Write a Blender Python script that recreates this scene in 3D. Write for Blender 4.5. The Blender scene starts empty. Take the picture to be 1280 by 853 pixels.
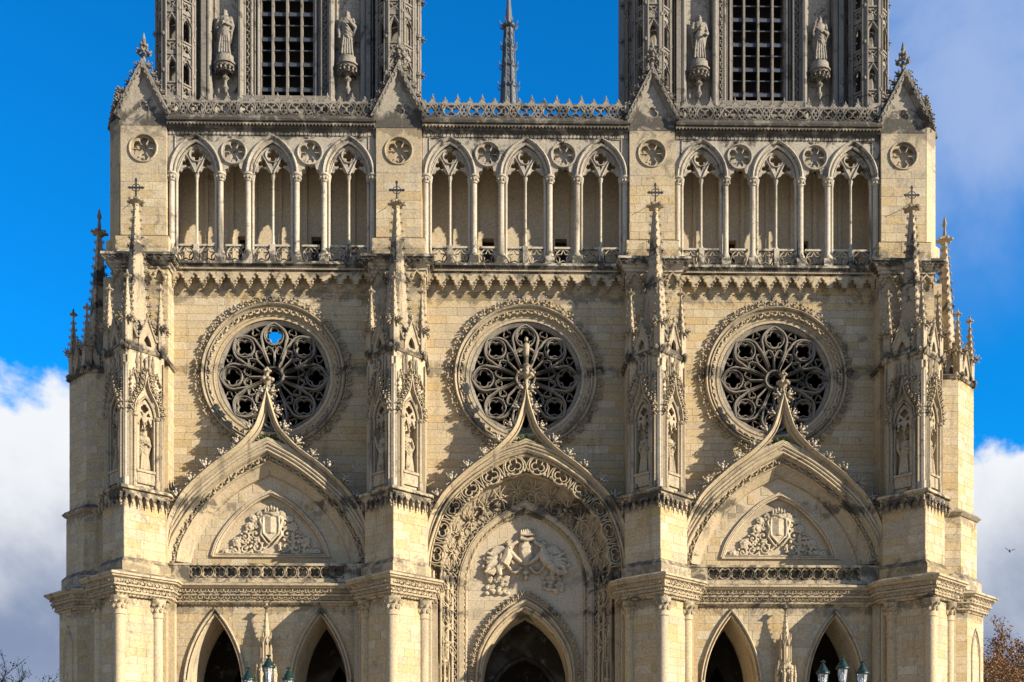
import bpy, math, random
from mathutils import Vector, Matrix
from mathutils.geometry import tessellate_polygon
D = bpy.data; S = bpy.context.scene; COL = S.collection
R = math.radians; PI = math.pi
rnd = random.Random(11)

# ------------------------------------------------------------------ camera, sky, sun, exposure
cam_d = D.cameras.new('camera'); cam = D.objects.new('camera', cam_d); COL.objects.link(cam)
cam.location = (-1.49, -59.55, 1.7); cam.rotation_euler = (R(90), 0, R(-1.03))
cam_d.sensor_width = 36; cam_d.lens = 39.98; cam_d.shift_y = 0.4462; cam_d.shift_x = -0.0053
cam_d.clip_start = 0.5; cam_d.clip_end = 9000
S.camera = cam

SUN_AZ, SUN_EL = R(63.5), R(22.5)          # azimuth from the front's normal towards +X
sdir = Vector((math.sin(SUN_AZ)*math.cos(SUN_EL), -math.cos(SUN_AZ)*math.cos(SUN_EL), math.sin(SUN_EL)))
sun_d = D.lights.new('sun', 'SUN'); sun = D.objects.new('sun', sun_d); COL.objects.link(sun)
sun_d.energy = 5.0; sun_d.angle = R(0.5); sun_d.color = (1.0, 0.90, 0.77)
sun.location = (60, -40, 60); sun.rotation_euler = (-sdir).to_track_quat('-Z', 'Y').to_euler()

W = D.worlds.new('World'); S.world = W; W.use_nodes = True
wn, wl = W.node_tree.nodes, W.node_tree.links
wn.clear()
def N(tree, typ, **kw):
    n = tree.nodes.new(typ)
    for k, v in kw.items(): setattr(n, k, v)
    return n
def mathn(t, op, a, b=None, c=None, clamp=False):
    n = N(t, 'ShaderNodeMath', operation=op); n.use_clamp = clamp
    for i, v in enumerate((a, b, c)):
        if v is None: continue
        if isinstance(v, (int, float)): n.inputs[i].default_value = v
        else: t.links.new(v, n.inputs[i])
    return n.outputs[0]
def mapr(t, v, a, b, c=0.0, d=1.0, smooth=True):
    n = N(t, 'ShaderNodeMapRange'); n.interpolation_type = 'SMOOTHSTEP' if smooth else 'LINEAR'
    t.links.new(v, n.inputs[0])
    for i, x in enumerate((a, b, c, d)): n.inputs[1+i].default_value = x
    return n.outputs[0]
def mixc(t, f, a, b, mode='MIX'):
    n = N(t, 'ShaderNodeMix', data_type='RGBA', blend_type=mode)
    if isinstance(f, (int, float)): n.inputs[0].default_value = f
    else: t.links.new(f, n.inputs[0])
    for s, v in ((6, a), (7, b)):
        if isinstance(v, tuple): n.inputs[s].default_value = (*v, 1) if len(v) == 3 else v
        else: t.links.new(v, n.inputs[s])
    return n.outputs[2]
def noise(t, vec, scale, detail=4, rough=.55, dist=0.0):
    n = N(t, 'ShaderNodeTexNoise'); t.links.new(vec, n.inputs['Vector'])
    n.inputs['Scale'].default_value = scale; n.inputs['Detail'].default_value = detail
    n.inputs['Roughness'].default_value = rough; n.inputs['Distortion'].default_value = dist
    return n.outputs[0]
def build_world():
    t = W.node_tree
    sky = N(t, 'ShaderNodeTexSky', sky_type='NISHITA'); sky.sun_disc = False
    sky.sun_elevation = SUN_EL; sky.sun_rotation = PI - SUN_AZ
    sky.air_density = 1.0; sky.dust_density = 0.0; sky.ozone_density = 3.0
    hs = mixc(t, 1.0, sky.outputs[0], (0.03, 1.22, 2.12), 'MULTIPLY')
    tc = N(t, 'ShaderNodeTexCoord'); v = tc.outputs['Generated']
    sep = N(t, 'ShaderNodeSeparateXYZ'); wl.new(v, sep.inputs[0])
    x, y, z = sep.outputs
    hor = mathn(t, 'SQRT', mathn(t, 'ADD', mathn(t, 'MULTIPLY', x, x), mathn(t, 'MULTIPLY', y, y)))
    el = mathn(t, 'ARCTAN2', z, hor)                     # radians
    az = mathn(t, 'ARCTAN2', x, y)                       # 0 straight over the front, + to the right
    n1 = noise(t, v, 5.5, 9, .58, .25); n2 = noise(t, v, 2.2, 6, .55, .6)
    mp = N(t, 'ShaderNodeMapping'); wl.new(v, mp.inputs[0]); mp.inputs['Location'].default_value = (.35, .2, .02)
    n3 = noise(t, mp.outputs[0], 5.0, 8, .55, .2)
    # cumulus bank: everywhere low in the sky, its top uneven
    top = mathn(t, 'ADD', mathn(t, 'MULTIPLY', mathn(t, 'SUBTRACT', n1, .5), .50), mathn(t, 'SUBTRACT', .348, el))
    top = mathn(t, 'ADD', top, mathn(t, 'MULTIPLY', mapr(t, az, -.1, .45), -.082))
    cum = mapr(t, top, -.010, .034)
    body = mapr(t, mathn(t, 'ADD', mathn(t, 'MULTIPLY', mathn(t, 'SUBTRACT', n3, .5), .35), el), .10, .25)
    ccol = mixc(t, body, (2.2, 2.8, 4.2), (8.2, 8.4, 8.7))
    low = mapr(t, el, .02, .125, 1.0, 0.0)
    ccol = mixc(t, mathn(t, 'MULTIPLY', low, .8), ccol, (4.8, 5.4, 6.8))
    # thin high veil, thicker to the right
    veil = mathn(t, 'MULTIPLY', mapr(t, az, .19, .34), mapr(t, mathn(t, 'ADD', mathn(t, 'MULTIPLY', n2, .35), mathn(t, 'MULTIPLY', n3, .65)), .38, .60))
    veil = mathn(t, 'MULTIPLY', veil, mapr(t, mathn(t, 'ADD', el, mathn(t, 'MULTIPLY', n2, .12)), .40, .56))
    c = mixc(t, mathn(t, 'MULTIPLY', veil, .75), hs, (4.0, 5.1, 7.6))
    c = mixc(t, cum, c, ccol)
    bg = N(t, 'ShaderNodeBackground'); bg.inputs[1].default_value = 0.05
    wl.new(c, bg.inputs[0])
    out = N(t, 'ShaderNodeOutputWorld'); wl.new(bg.outputs[0], out.inputs[0])
build_world()
S.view_settings.view_transform = 'Standard'; S.view_settings.look = 'None'
S.view_settings.exposure = 1.14; S.view_settings.gamma = 1.0

# ------------------------------------------------------------------ materials
def bsdf(name):
    m = D.materials.new(name); m.use_nodes = True
    return m, m.node_tree, m.node_tree.nodes['Principled BSDF']
def stone(name, cols, dirt=(.07, .062, .05), stain=.5, moss=.8, relief=.55, spread=1.0):
    m, t, b = bsdf(name)
    geo = N(t, 'ShaderNodeNewGeometry'); pos = geo.outputs['Position']
    at = N(t, 'ShaderNodeAttribute'); at.attribute_name = 'tone'
    oi = N(t, 'ShaderNodeObjectInfo')
    tone = mathn(t, 'FRACT', mathn(t, 'ADD', at.outputs['Fac'], mathn(t, 'MULTIPLY', oi.outputs['Random'], spread)))
    rp = N(t, 'ShaderNodeValToRGB'); t.links.new(tone, rp.inputs[0])
    e = rp.color_ramp.elements
    while len(e) < len(cols): e.new(.5)
    for i, c in enumerate(cols):
        e[i].position = i/(len(cols)-1); e[i].color = (*c, 1)
    mid = tuple(sum(c[k] for c in cols)/len(cols) for k in range(3))
    big = noise(t, pos, .45, 6, .6, .5)
    c = mixc(t, mapr(t, big, .35, .72, .10, .50), rp.outputs[0], tuple(x*f for x, f in zip(mid, (1.02, .98, .92))))
    mp = N(t, 'ShaderNodeMapping'); t.links.new(pos, mp.inputs[0]); mp.inputs['Scale'].default_value = (1.5, 1.5, .16)
    st = noise(t, mp.outputs[0], 1.1, 7, .62, .3)
    c = mixc(t, mathn(t, 'MULTIPLY', mapr(t, st, .52, .74), stain), c, dirt)
    bl = noise(t, pos, 2.4, 8, .68, .6)
    c = mixc(t, mathn(t, 'MULTIPLY', mapr(t, bl, .56, .72), stain*.8), c, tuple(d*1.8 for d in dirt))
    pale = noise(t, pos, 1.3, 5, .6)
    c = mixc(t, mapr(t, pale, .60, .75, 0, .35), c, (.50, .46, .37))
    pz = N(t, 'ShaderNodeSeparateXYZ'); t.links.new(pos, pz.inputs[0]); pz = pz.outputs[2]; band = None
    for z0, w in ((11.3, .5), (13.15, 1.0), (16.6, .9), (24.0, .7), (27.9, .7), (29.5, 1.4), (36.7, 1.3)):
        q = mathn(t, 'MULTIPLY', mapr(t, pz, z0-w, z0), mapr(t, pz, z0, z0+w, 1, 0)); band = q if band is None else mathn(t, 'ADD', band, q)
    topz = mapr(t, pz, 31.5, 36.0)
    c = mixc(t, mathn(t, 'MULTIPLY', mapr(t, mathn(t, 'ADD', big, mathn(t, 'MULTIPLY', topz, .30)), .52, .78), .55*min(1, stain*1.6)), c, (.25, .225, .18))
    bl2 = noise(t, pos, 1.25, 9, .72, .8)
    soot = mathn(t, 'ADD', bl2, mathn(t, 'ADD', mathn(t, 'MULTIPLY', band, .17), mathn(t, 'MULTIPLY', topz, .045)))
    c = mixc(t, mathn(t, 'MULTIPLY', mapr(t, soot, .575, .70), min(.95, .15+stain*.85)), c, (.055, .050, .040))
    fine = noise(t, pos, 11, 8, .74)
    c = mixc(t, 1.0, c, mixc(t, mapr(t, fine, .25, .75, smooth=False), (.52, .51, .49), (1.30, 1.30, 1.30)), 'MULTIPLY')
    sep = N(t, 'ShaderNodeSeparateXYZ'); t.links.new(geo.outputs['Normal'], sep.inputs[0])
    up = mathn(t, 'MULTIPLY', mapr(t, sep.outputs[2], .2, .55), mapr(t, noise(t, pos, 2.1, 8, .7), .36, .58))
    c = mixc(t, mathn(t, 'MULTIPLY', up, moss), c, (.060, .056, .044))
    t.links.new(c, b.inputs['Base Color'])
    b.inputs['Roughness'].default_value = .92; b.inputs['Specular IOR Level'].default_value = .18
    bp = N(t, 'ShaderNodeBump'); bp.inputs['Strength'].default_value = relief; bp.inputs['Distance'].default_value = .03
    t.links.new(noise(t, pos, 7, 9, .74), bp.inputs['Height']); t.links.new(bp.outputs[0], b.inputs['Normal'])
    return m
CREAM = [(.43, .31, .14), (.45, .355, .205), (.48, .40, .265), (.42, .315, .16), (.50, .43, .295), (.39, .28, .125), (.45, .365, .225), (.36, .30, .205), (.47, .38, .225)]
M_ASH = stone('cream_ashlar', CREAM, dirt=(.17, .13, .08), stain=.42, moss=.85)
M_CARV = stone('carved_cream_stone', [(.44, .36, .23), (.40, .315, .19), (.46, .385, .255)], dirt=(.085, .068, .045), stain=.8, spread=.3)
M_WORN = stone('worn_carved_stone', [(.37, .30, .19), (.31, .25, .16), (.42, .35, .235)], dirt=(.06, .05, .036), stain=1.0, spread=.3)
M_PALE = stone('pale_grey_stone', [(.47, .41, .305), (.41, .355, .26), (.49, .435, .33)], dirt=(.075, .066, .052), stain=.95, spread=.3)
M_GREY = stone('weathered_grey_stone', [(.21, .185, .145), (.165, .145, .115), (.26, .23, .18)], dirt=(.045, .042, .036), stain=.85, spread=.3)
M_DARK = stone('sooty_stone', [(.10, .09, .072), (.07, .064, .052), (.14, .125, .10)], dirt=(.03, .029, .026), stain=.9, spread=.3)
M_INT = stone('shade_darkened_stone', [(.035, .028, .019), (.045, .035, .024)], stain=.5, moss=.2)  # stone darkened to near black, painting in the shade of the porches
M_BACK = stone('lightened_back_stone', [(.52, .43, .30), (.47, .38, .25), (.55, .47, .345)], dirt=(.2, .16, .11), stain=.3)  # gallery back wall paled in colour to make up for weak bounce light
M_TYMP = stone('pale_tympanum_stone', [(.48, .40, .27), (.45, .365, .235)], dirt=(.24, .19, .13), stain=.15, spread=.2)
def plain(name, c, rough=.6, metal=0.0, var=.25, scale=8):
    m, t, b = bsdf(name)
    geo = N(t, 'ShaderNodeNewGeometry')
    n = noise(t, geo.outputs['Position'], scale, 5, .65)
    t.links.new(mixc(t, n, tuple(x*(1-var) for x in c), tuple(x*(1+var) for x in c)), b.inputs['Base Color'])
    b.inputs['Roughness'].default_value = rough; b.inputs['Metallic'].default_value = metal
    return m
M_SLATE = plain('louvre_slate', (.045, .047, .05), .5, var=.4)
M_IRON = plain('dark_iron', (.04, .042, .045), .5, .6)
M_LEAD = plain('blue_grey_lead', (.068, .078, .084), .65, .0, var=.5, scale=3)
M_GREEN = plain('green_lamp_paint', (.004, .020, .011), .42)
M_BARK = plain('tree_bark', (.06, .045, .035), .9)
M_WEED = plain('weed_leaf', (.07, .11, .025), .7, var=.5)
M_FEATH = plain('dark_feathers', (.03, .03, .035), .8)
M_DOORDARK = plain('interior_shade_black', (.015, .012, .01), .9)  # near-black colour stands in for shade inside rooms, vents and belfry
def leaf_mat():
    m, t, b = bsdf('autumn_leaf')
    at = N(t, 'ShaderNodeAttribute'); at.attribute_name = 'tone'
    rp = N(t, 'ShaderNodeValToRGB'); t.links.new(at.outputs['Fac'], rp.inputs[0])
    e = rp.color_ramp.elements; e.new(.5)
    for i, c in enumerate(((.11, .045, .012), (.25, .115, .022), (.18, .115, .03))):
        e[i].position = i/2; e[i].color = (*c, 1)
    t.links.new(rp.outputs[0], b.inputs['Base Color']); b.inputs['Roughness'].default_value = .7
    return m
M_LEAF = leaf_mat()
def glass_mat():
    m, t, b = bsdf('lantern_glass')
    b.inputs['Base Color'].default_value = (.85, .88, .9, 1); b.inputs['Roughness'].default_value = .12
    b.inputs['Transmission Weight'].default_value = .75; b.inputs['IOR'].default_value = 1.2
    return m
M_GLASS = glass_mat()
def ground_mat():
    m, t, b = bsdf('plaza_paving')
    geo = N(t, 'ShaderNodeNewGeometry'); pos = geo.outputs['Position']
    br = N(t, 'ShaderNodeTexBrick'); t.links.new(pos, br.inputs['Vector'])
    br.inputs['Scale'].default_value = 1.2
    for k, c in (('Color1', (.30, .27, .22)), ('Color2', (.26, .235, .195)), ('Mortar', (.16, .15, .13))):
        br.inputs[k].default_value = (*c, 1)
    br.inputs['Mortar Size'].default_value = .012
    c = mixc(t, mapr(t, noise(t, pos, .6, 6, .6), .4, .7, 0, .4), br.outputs[0], (.19, .175, .15))
    t.links.new(c, b.inputs['Base Color']); b.inputs['Roughness'].default_value = .85
    return m

# ------------------------------------------------------------------ mesh builder
def _ico():
    p = (1+5**.5)/2
    v = [(-1, p, 0), (1, p, 0), (-1, -p, 0), (1, -p, 0), (0, -1, p), (0, 1, p), (0, -1, -p), (0, 1, -p), (p, 0, -1), (p, 0, 1), (-p, 0, -1), (-p, 0, 1)]
    f = [(0, 11, 5), (0, 5, 1), (0, 1, 7), (0, 7, 10), (0, 10, 11), (1, 5, 9), (5, 11, 4), (11, 10, 2), (10, 7, 6), (7, 1, 8), (3, 9, 4), (3, 4, 2), (3, 2, 6), (3, 6, 8), (3, 8, 9), (4, 9, 5), (2, 4, 11), (6, 2, 10), (8, 6, 7), (9, 8, 1)]
    return [Vector(a).normalized() for a in v], f
ICO_V, ICO_F = _ico()
def T(x=0, y=0, z=0): return Matrix.Translation((x, y, z))
def RZ(a): return Matrix.Rotation(a, 4, 'Z')
def RY(a): return Matrix.Rotation(a, 4, 'Y')
def RX(a): return Matrix.Rotation(a, 4, 'X')
def SC(x, y=None, z=None): return Matrix.Diagonal((x, x if y is None else y, x if z is None else z, 1))
def normals2(path, closed):
    n = len(path); out = []
    for i in range(n):
        a = path[i-1] if (i > 0 or closed) else None
        c = path[(i+1) % n] if (i < n-1 or closed) else None
        b = path[i]; ns = []
        for p, q in ((a, b), (b, c)):
            if p is None or q is None: continue
            dx, dz = q[0]-p[0], q[1]-p[1]; L = math.hypot(dx, dz) or 1e-9
            ns.append((-dz/L, dx/L))
        if len(ns) == 1: out.append(ns[0]); continue
        mx, mz = ns[0][0]+ns[1][0], ns[0][1]+ns[1][1]; L = math.hypot(mx, mz) or 1e-9
        mx, mz = mx/L, mz/L; k = max(.45, mx*ns[0][0]+mz*ns[0][1])
        out.append((mx/k, mz/k))
    return out
class MB:
    def __init__(s, M=None): s.v = []; s.f = []; s.t = []; s.M = M; s.tone = .5
    def add(s, vs, fs, tone=None):
        b = len(s.v)
        if s.M is not None: vs = [s.M @ Vector(v) for v in vs]
        s.v += [tuple(v) for v in vs]; s.f += [tuple(i+b for i in f) for f in fs]
        s.t += [s.tone if tone is None else tone]*len(fs)
    def box(s, x0, x1, y0, y1, z0, z1, tone=None):
        s.add([(x0, y0, z0), (x1, y0, z0), (x1, y1, z0), (x0, y1, z0), (x0, y0, z1), (x1, y0, z1), (x1, y1, z1), (x0, y1, z1)],
              [(0, 3, 2, 1), (4, 5, 6, 7), (0, 1, 5, 4), (1, 2, 6, 5), (2, 3, 7, 6), (3, 0, 4, 7)], tone)
    def prism(s, p0, z0, z1, p1=None, cap=True):
        p1 = p1 or p0; n = len(p0)
        fs = [(i, (i+1) % n, n+(i+1) % n, n+i) for i in range(n)]
        if cap: fs += [tuple(range(n))[::-1], tuple(range(n, 2*n))]
        s.add([(x, y, z0) for x, y in p0]+[(x, y, z1) for x, y in p1], fs)
    def plate(s, loops, y0, y1, back=True):
        idx = []; vs = []
        for lp in loops: idx.append(len(vs)); vs += [(x, y0, z) for x, z in lp]
        n = len(vs); vs += [(x, y1, z) for x, y, z in vs[:n]]
        tri = tessellate_polygon([[Vector((x, z, 0)) for x, z in lp] for lp in loops])
        fs = [tuple(t) for t in tri]
        if back: fs += [tuple(i+n for i in t)[::-1] for t in tri]
        for k, lp in enumerate(loops):
            m = len(lp); o = idx[k]
            fs += [(o+i, o+(i+1) % m, n+o+(i+1) % m, n+o+i) for i in range(m)]
        s.add(vs, fs)
    def sweep(s, path, prof, y=0.0, closed=False, cap=True):
        """path (x, z); prof (n outward, d toward the viewer), closed loop"""
        ns = normals2(path, closed); m = len(prof); vs = []
        for (x, z), (nx, nz) in zip(path, ns):
            vs += [(x+a*nx, y-d, z+a*nz) for a, d in prof]
        n = len(path); fs = []
        for i in range(n if closed else n-1):
            j = (i+1) % n
            fs += [(i*m+k, i*m+(k+1) % m, j*m+(k+1) % m, j*m+k) for k in range(m)]
        if cap and not closed: fs += [tuple(range(m)), tuple(range((n-1)*m, n*m))]
        s.add(vs, fs)
    def plan(s, path, prof, closed=False, cap=True):
        """path (x, y) running to +x; prof (o outward toward -y, z), closed loop"""
        ns = normals2(path, closed); m = len(prof); vs = []
        for (x, y), (nx, ny) in zip(path, ns):
            vs += [(x-o*nx, y-o*ny, z) for o, z in prof]
        n = len(path); fs = []
        for i in range(n if closed else n-1):
            j = (i+1) % n
            fs += [(i*m+k, i*m+(k+1) % m, j*m+(k+1) % m, j*m+k) for k in range(m)]
        if cap and not closed: fs += [tuple(range(m)), tuple(range((n-1)*m, n*m))]
        s.add(vs, fs)
    def tube(s, pts, r, n=6, cap=True):
        pts = [Vector(p) for p in pts]; rs = r if isinstance(r, (list, tuple)) else [r]*len(pts)
        vs = []; fs = []; m = len(pts); ref = None
        for i, p in enumerate(pts):
            d = ((pts[min(i+1, m-1)]-pts[max(i-1, 0)]) or Vector((0, 0, 1))).normalized()
            if ref is None: ref = Vector((0, 0, 1)) if abs(d.z) < .9 else Vector((1, 0, 0))
            u = d.cross(ref); u = u.normalized() if u.length > 1e-6 else d.orthogonal().normalized()
            w = u.cross(d); ref = w
            for k in range(n):
                a = 2*PI*k/n; vs.append(p+(u*math.cos(a)+w*math.sin(a))*rs[i])
        for i in range(m-1):
            fs += [(i*n+k, i*n+(k+1) % n, (i+1)*n+(k+1) % n, (i+1)*n+k) for k in range(n)]
        if cap: fs += [tuple(range(n)), tuple(range((m-1)*n, m*n))]
        s.add(vs, fs)
    def lathe(s, prof, c=(0, 0), n=12, rot=0.0, cap=True, sq=1.0):
        vs = []; fs = []; m = len(prof)
        for r, z in prof:
            vs += [(c[0]+r*math.cos(rot+2*PI*k/n), c[1]+sq*r*math.sin(rot+2*PI*k/n), z) for k in range(n)]
        for i in range(m-1):
            fs += [(i*n+k, i*n+(k+1) % n, (i+1)*n+(k+1) % n, (i+1)*n+k) for k in range(n)]
        if cap: fs += [tuple(range(n))[::-1], tuple(range((m-1)*n, m*n))]
        s.add(vs, fs)
    def loft(s, curves, closed=False):
        m = len(curves[0]); vs = [p for c in curves for p in c]; fs = []
        for i in range(len(curves)-1):
            for k in range(m if closed else m-1):
                fs.append((i*m+k, i*m+(k+1) % m, (i+1)*m+(k+1) % m, (i+1)*m+k))
        s.add(vs, fs)
    def ell(s, c, r, M=None, tone=None):
        r = (r, r, r) if isinstance(r, (int, float)) else r
        vs = [Vector((v.x*r[0], v.y*r[1], v.z*r[2])) for v in ICO_V]
        if M is not None: vs = [M @ v for v in vs]
        c = Vector(c); s.add([v+c for v in vs], ICO_F, tone)
    def stamp(s, ch, M, tone=None):
        s.add([M @ Vector(v) for v in ch.v], ch.f, tone)
    def mesh(s, name, mat, smooth=None):
        me = D.meshes.new(name); me.from_pydata(s.v, [], s.f); me.materials.append(mat)
        a = me.attributes.new('tone', 'FLOAT', 'FACE'); a.data.foreach_set('value', s.t)
        if smooth:
            me.polygons.foreach_set('use_smooth', [True]*len(me.polygons)); me.set_sharp_from_angle(angle=R(smooth))
        me.update(); return me
    def build(s, name, mat, parent=None, loc=(0, 0, 0), smooth=None, kind=None, label=None):
        return place(name, s.mesh(name, mat, smooth), parent, loc, kind=kind, label=label)
def place(name, me, parent=None, loc=(0, 0, 0), rot=(0, 0, 0), scale=(1, 1, 1), kind=None, label=None, M=None):
    o = D.objects.new(name, me); COL.objects.link(o); o.parent = parent
    if M is not None: o.matrix_local = M
    else: o.location = loc; o.rotation_euler = rot; o.scale = scale
    if kind: o['kind'] = kind
    if label: o['label'] = label
    return o
def empty(name, loc=(0, 0, 0), rz=0.0, label=None, cat=None, group=None, parent=None):
    o = D.objects.new(name, None); COL.objects.link(o); o.location = loc; o.rotation_euler = (0, 0, rz); o.parent = parent
    tag(o, label, cat, group); return o
def tag(o, label=None, cat=None, group=None, kind=None):
    for k, v in (('label', label), ('category', cat), ('group', group), ('kind', kind)):
        if v: o[k] = v
    return o
def copy_tree(o, parent=None, loc=None, rz=None):
    c = o.copy(); COL.objects.link(c); c.parent = parent
    if loc is not None: c.location = loc
    if rz is not None: c.rotation_euler = (0, 0, rz)
    for ch in list(o.children): copy_tree(ch, c)
    return c

# ------------------------------------------------------------------ curves
def catmull(pts, per=5):
    P = [Vector(p) for p in pts]; P = [2*P[0]-P[1]]+P+[2*P[-1]-P[-2]]; out = []
    for i in range(1, len(P)-2):
        a, b, c, d = P[i-1], P[i], P[i+1], P[i+2]
        for k in range(per):
            t = k/per
            out.append(.5*((2*b)+(c-a)*t+(2*a-5*b+4*c-d)*t*t+(3*b-a-3*c+d)*t**3))
    out.append(P[-2]); return [(p.x, p.y) for p in out]
def mirror(half): return half+[(-x, z) for x, z in half[::-1][1:]]
def px(pts, s, cy=700): return [(x/s, 1.7+(1000-cy+u)/s) for x, u in pts]
def resample(path, n):
    L = [0]
    for a, b in zip(path, path[1:]): L.append(L[-1]+math.dist(a, b))
    out = []; j = 0
    for i in range(n):
        t = L[-1]*i/(n-1)
        while j < len(L)-2 and L[j+1] < t: j += 1
        f = (t-L[j])/max(1e-9, L[j+1]-L[j])
        out.append(tuple(a+(b-a)*f for a, b in zip(path[j], path[j+1])))
    return out
def plen(path): return sum(math.dist(a, b) for a, b in zip(path, path[1:]))
def pointed(xc, half, z0, z1, n=9):
    h = z1-z0; c = (h*h-half*half)/(2*half) if h > half else 0.0; r = half+c
    a1 = math.atan2(h, -c) if h > half else PI/2
    L = []
    for i in range(n):
        a = PI+(a1-PI)*i/(n-1)
        L.append((c+r*math.cos(a), z0+(r if h > half else h)*math.sin(a)))
    L[-1] = (0, z1)
    return [(xc+x, z) for x, z in mirror(L)]
def circle(xc, zc, r, n=32, a0=0.0): return [(xc+r*math.cos(a0+2*PI*i/n), zc+r*math.sin(a0+2*PI*i/n)) for i in range(n)]
def foil(xc, zc, n, e, r, rot=PI/2, per=6):
    al = PI/n; sq = math.sqrt(max(1e-9, r*r-(e*math.sin(al))**2)); s = e*math.cos(al)+sq
    ph = math.atan2(s*math.sin(al), s*math.cos(al)-e); out = []
    for k in range(n):
        b = rot+2*PI*k/n
        for i in range(per):
            a = -ph+2*ph*i/per
            x, z = e+r*math.cos(a), r*math.sin(a)
            out.append((xc+x*math.cos(b)-z*math.sin(b), zc+x*math.sin(b)+z*math.cos(b)))
    return out
def bar(w, d, back=0.0):
    h = w/2
    return [(-h, -back), (-h, d*.45), (-h*.45, d), (h*.45, d), (h, d*.45), (h, -back)]
def roll(c, d, r, n=8): return [(c+r*math.cos(2*PI*k/n), d+r*math.sin(2*PI*k/n)) for k in range(n)]
def rib_arcs(mb, segs, w, d, y):
    for p in segs: mb.sweep(p, bar(w, d), y)

# ------------------------------------------------------------------ carved prototypes
def make_crocket():
    m = MB()
    m.ell((0, 0, .08), (.04, .05, .12))
    for k, (x, y, z, an, sx, sz) in enumerate(((0, -.02, .25, 0, .045, .13), (-.10, -.03, .19, -.65, .04, .11), (.10, -.03, .20, .65, .04, .11), (-.15, .0, .09, -1.2, .035, .08), (.15, .0, .10, 1.2, .035, .08), (0, -.12, .17, .2, .06, .09), (.03, .10, .17, -.3, .06, .09))):
        m.ell((x, y, z), (sx, .075, sz), RY(an))
    for x, y, z in ((0, -.05, .385), (-.19, -.05, .27), (.19, -.05, .28), (-.235, -.03, .12), (.235, -.03, .13), (.05, -.16, .26)): m.ell((x, y, z), (.045, .05, .035))
    return m
CROCK = make_crocket()
def make_leaf():
    m = MB(); m.ell((0, 0, .05), (.10, .05, .06)); m.ell((.09, .02, .09), (.06, .06, .05)); m.ell((-.07, .03, .07), (.05, .07, .05))
    return m
LEAF = make_leaf()
def make_curl():                       # a scrolled acanthus spray for the rose borders
    m = MB(); r = random.Random(3)
    pts = []; rad = []
    for i in range(9):
        a = -.5+i*.62; q = .20*(1-i/11)
        pts.append((.03+q*math.cos(a)*.9-.06, .03*math.sin(i), .16+q*math.sin(a))); rad.append(.045*(1-i/12))
    m.tube(pts, rad, 5)
    for x, z, s in ((-.17, .10, .08), (.17, .12, .085), (.12, .30, .075), (-.08, .34, .08), (-.22, .25, .06), (.25, .24, .05)):
        m.ell((x, r.uniform(-.05, .03), z), (s, .07, s*.8))
    return m
CURL = make_curl()
ME_CROCK = CROCK.mesh('crocket', M_PALE, 50); ME_CURL = CURL.mesh('leaf_spray', M_WORN, 60)
ME_CROCK_G = CROCK.mesh('crocket_grey', M_GREY, 60)
UNIT = MB(); UNIT.box(-.5, .5, -.5, .5, -.5, .5); ME_BLOCK = UNIT.mesh('ashlar_block', M_ASH)
ME_BLOCK.attributes['tone'].data.foreach_set('value', [0.0]*6)
def path_frames(path, spacing, y, skip0=0.0, skip1=0.0, flip=False):
    """matrices along an (x, z) path: local Z outward, local X onward"""
    L = plen(path); n = max(1, int((L-skip0-skip1)/spacing)); out = []; fine = resample(path, 200)
    for i in range(n+1):
        t = (skip0+(L-skip0-skip1)*i/n)/L*199; k = min(198, int(t)); f = t-k
        a, b = fine[k], fine[k+1]; x, z = a[0]+(b[0]-a[0])*f, a[1]+(b[1]-a[1])*f
        dx, dz = b[0]-a[0], b[1]-a[1]; l = math.hypot(dx, dz); dx /= l; dz /= l
        X = Vector((dx, 0, dz)); Z = Vector((-dz, 0, dx))
        if flip: X = -X
        Y = Z.cross(X); m = Matrix((X, Y, Z)).transposed().to_4x4(); m.translation = (x, y, z); out.append(m)
    return out
def leaf_band(mb, path, y, spacing, size, closed=False, jit=.4, r=random.Random(5)):
    """leaves carved along an (x, z) path, facing the viewer"""
    p = path+[path[0]] if closed else path
    for i, m in enumerate(path_frames(p, spacing, y)):
        q = m @ RX(R(90)) @ RZ(r.uniform(-jit, jit)+(.6 if i % 2 else -.6)) @ SC(size*r.uniform(.85, 1.2))
        mb.stamp(LEAF, q)
def leaf_row(mb, p0, p1, spacing, size, normal=(0, -1, 0), r=random.Random(6)):
    """leaves along a 3-D segment on a face with this normal"""
    a, b = Vector(p0), Vector(p1); L = (b-a).length; n = max(1, int(L/spacing)); X = (b-a).normalized(); Z = Vector(normal); Y = Z.cross(X)
    B = Matrix((X, Y, Z)).transposed().to_4x4()
    for i in range(n+1):
        m = B.copy(); m.translation = a+(b-a)*(i/n)
        mb.stamp(LEAF, m @ RZ(r.uniform(-.4, .4)+(.7 if i % 2 else -.7)) @ SC(size*r.uniform(.85, 1.2)))
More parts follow.
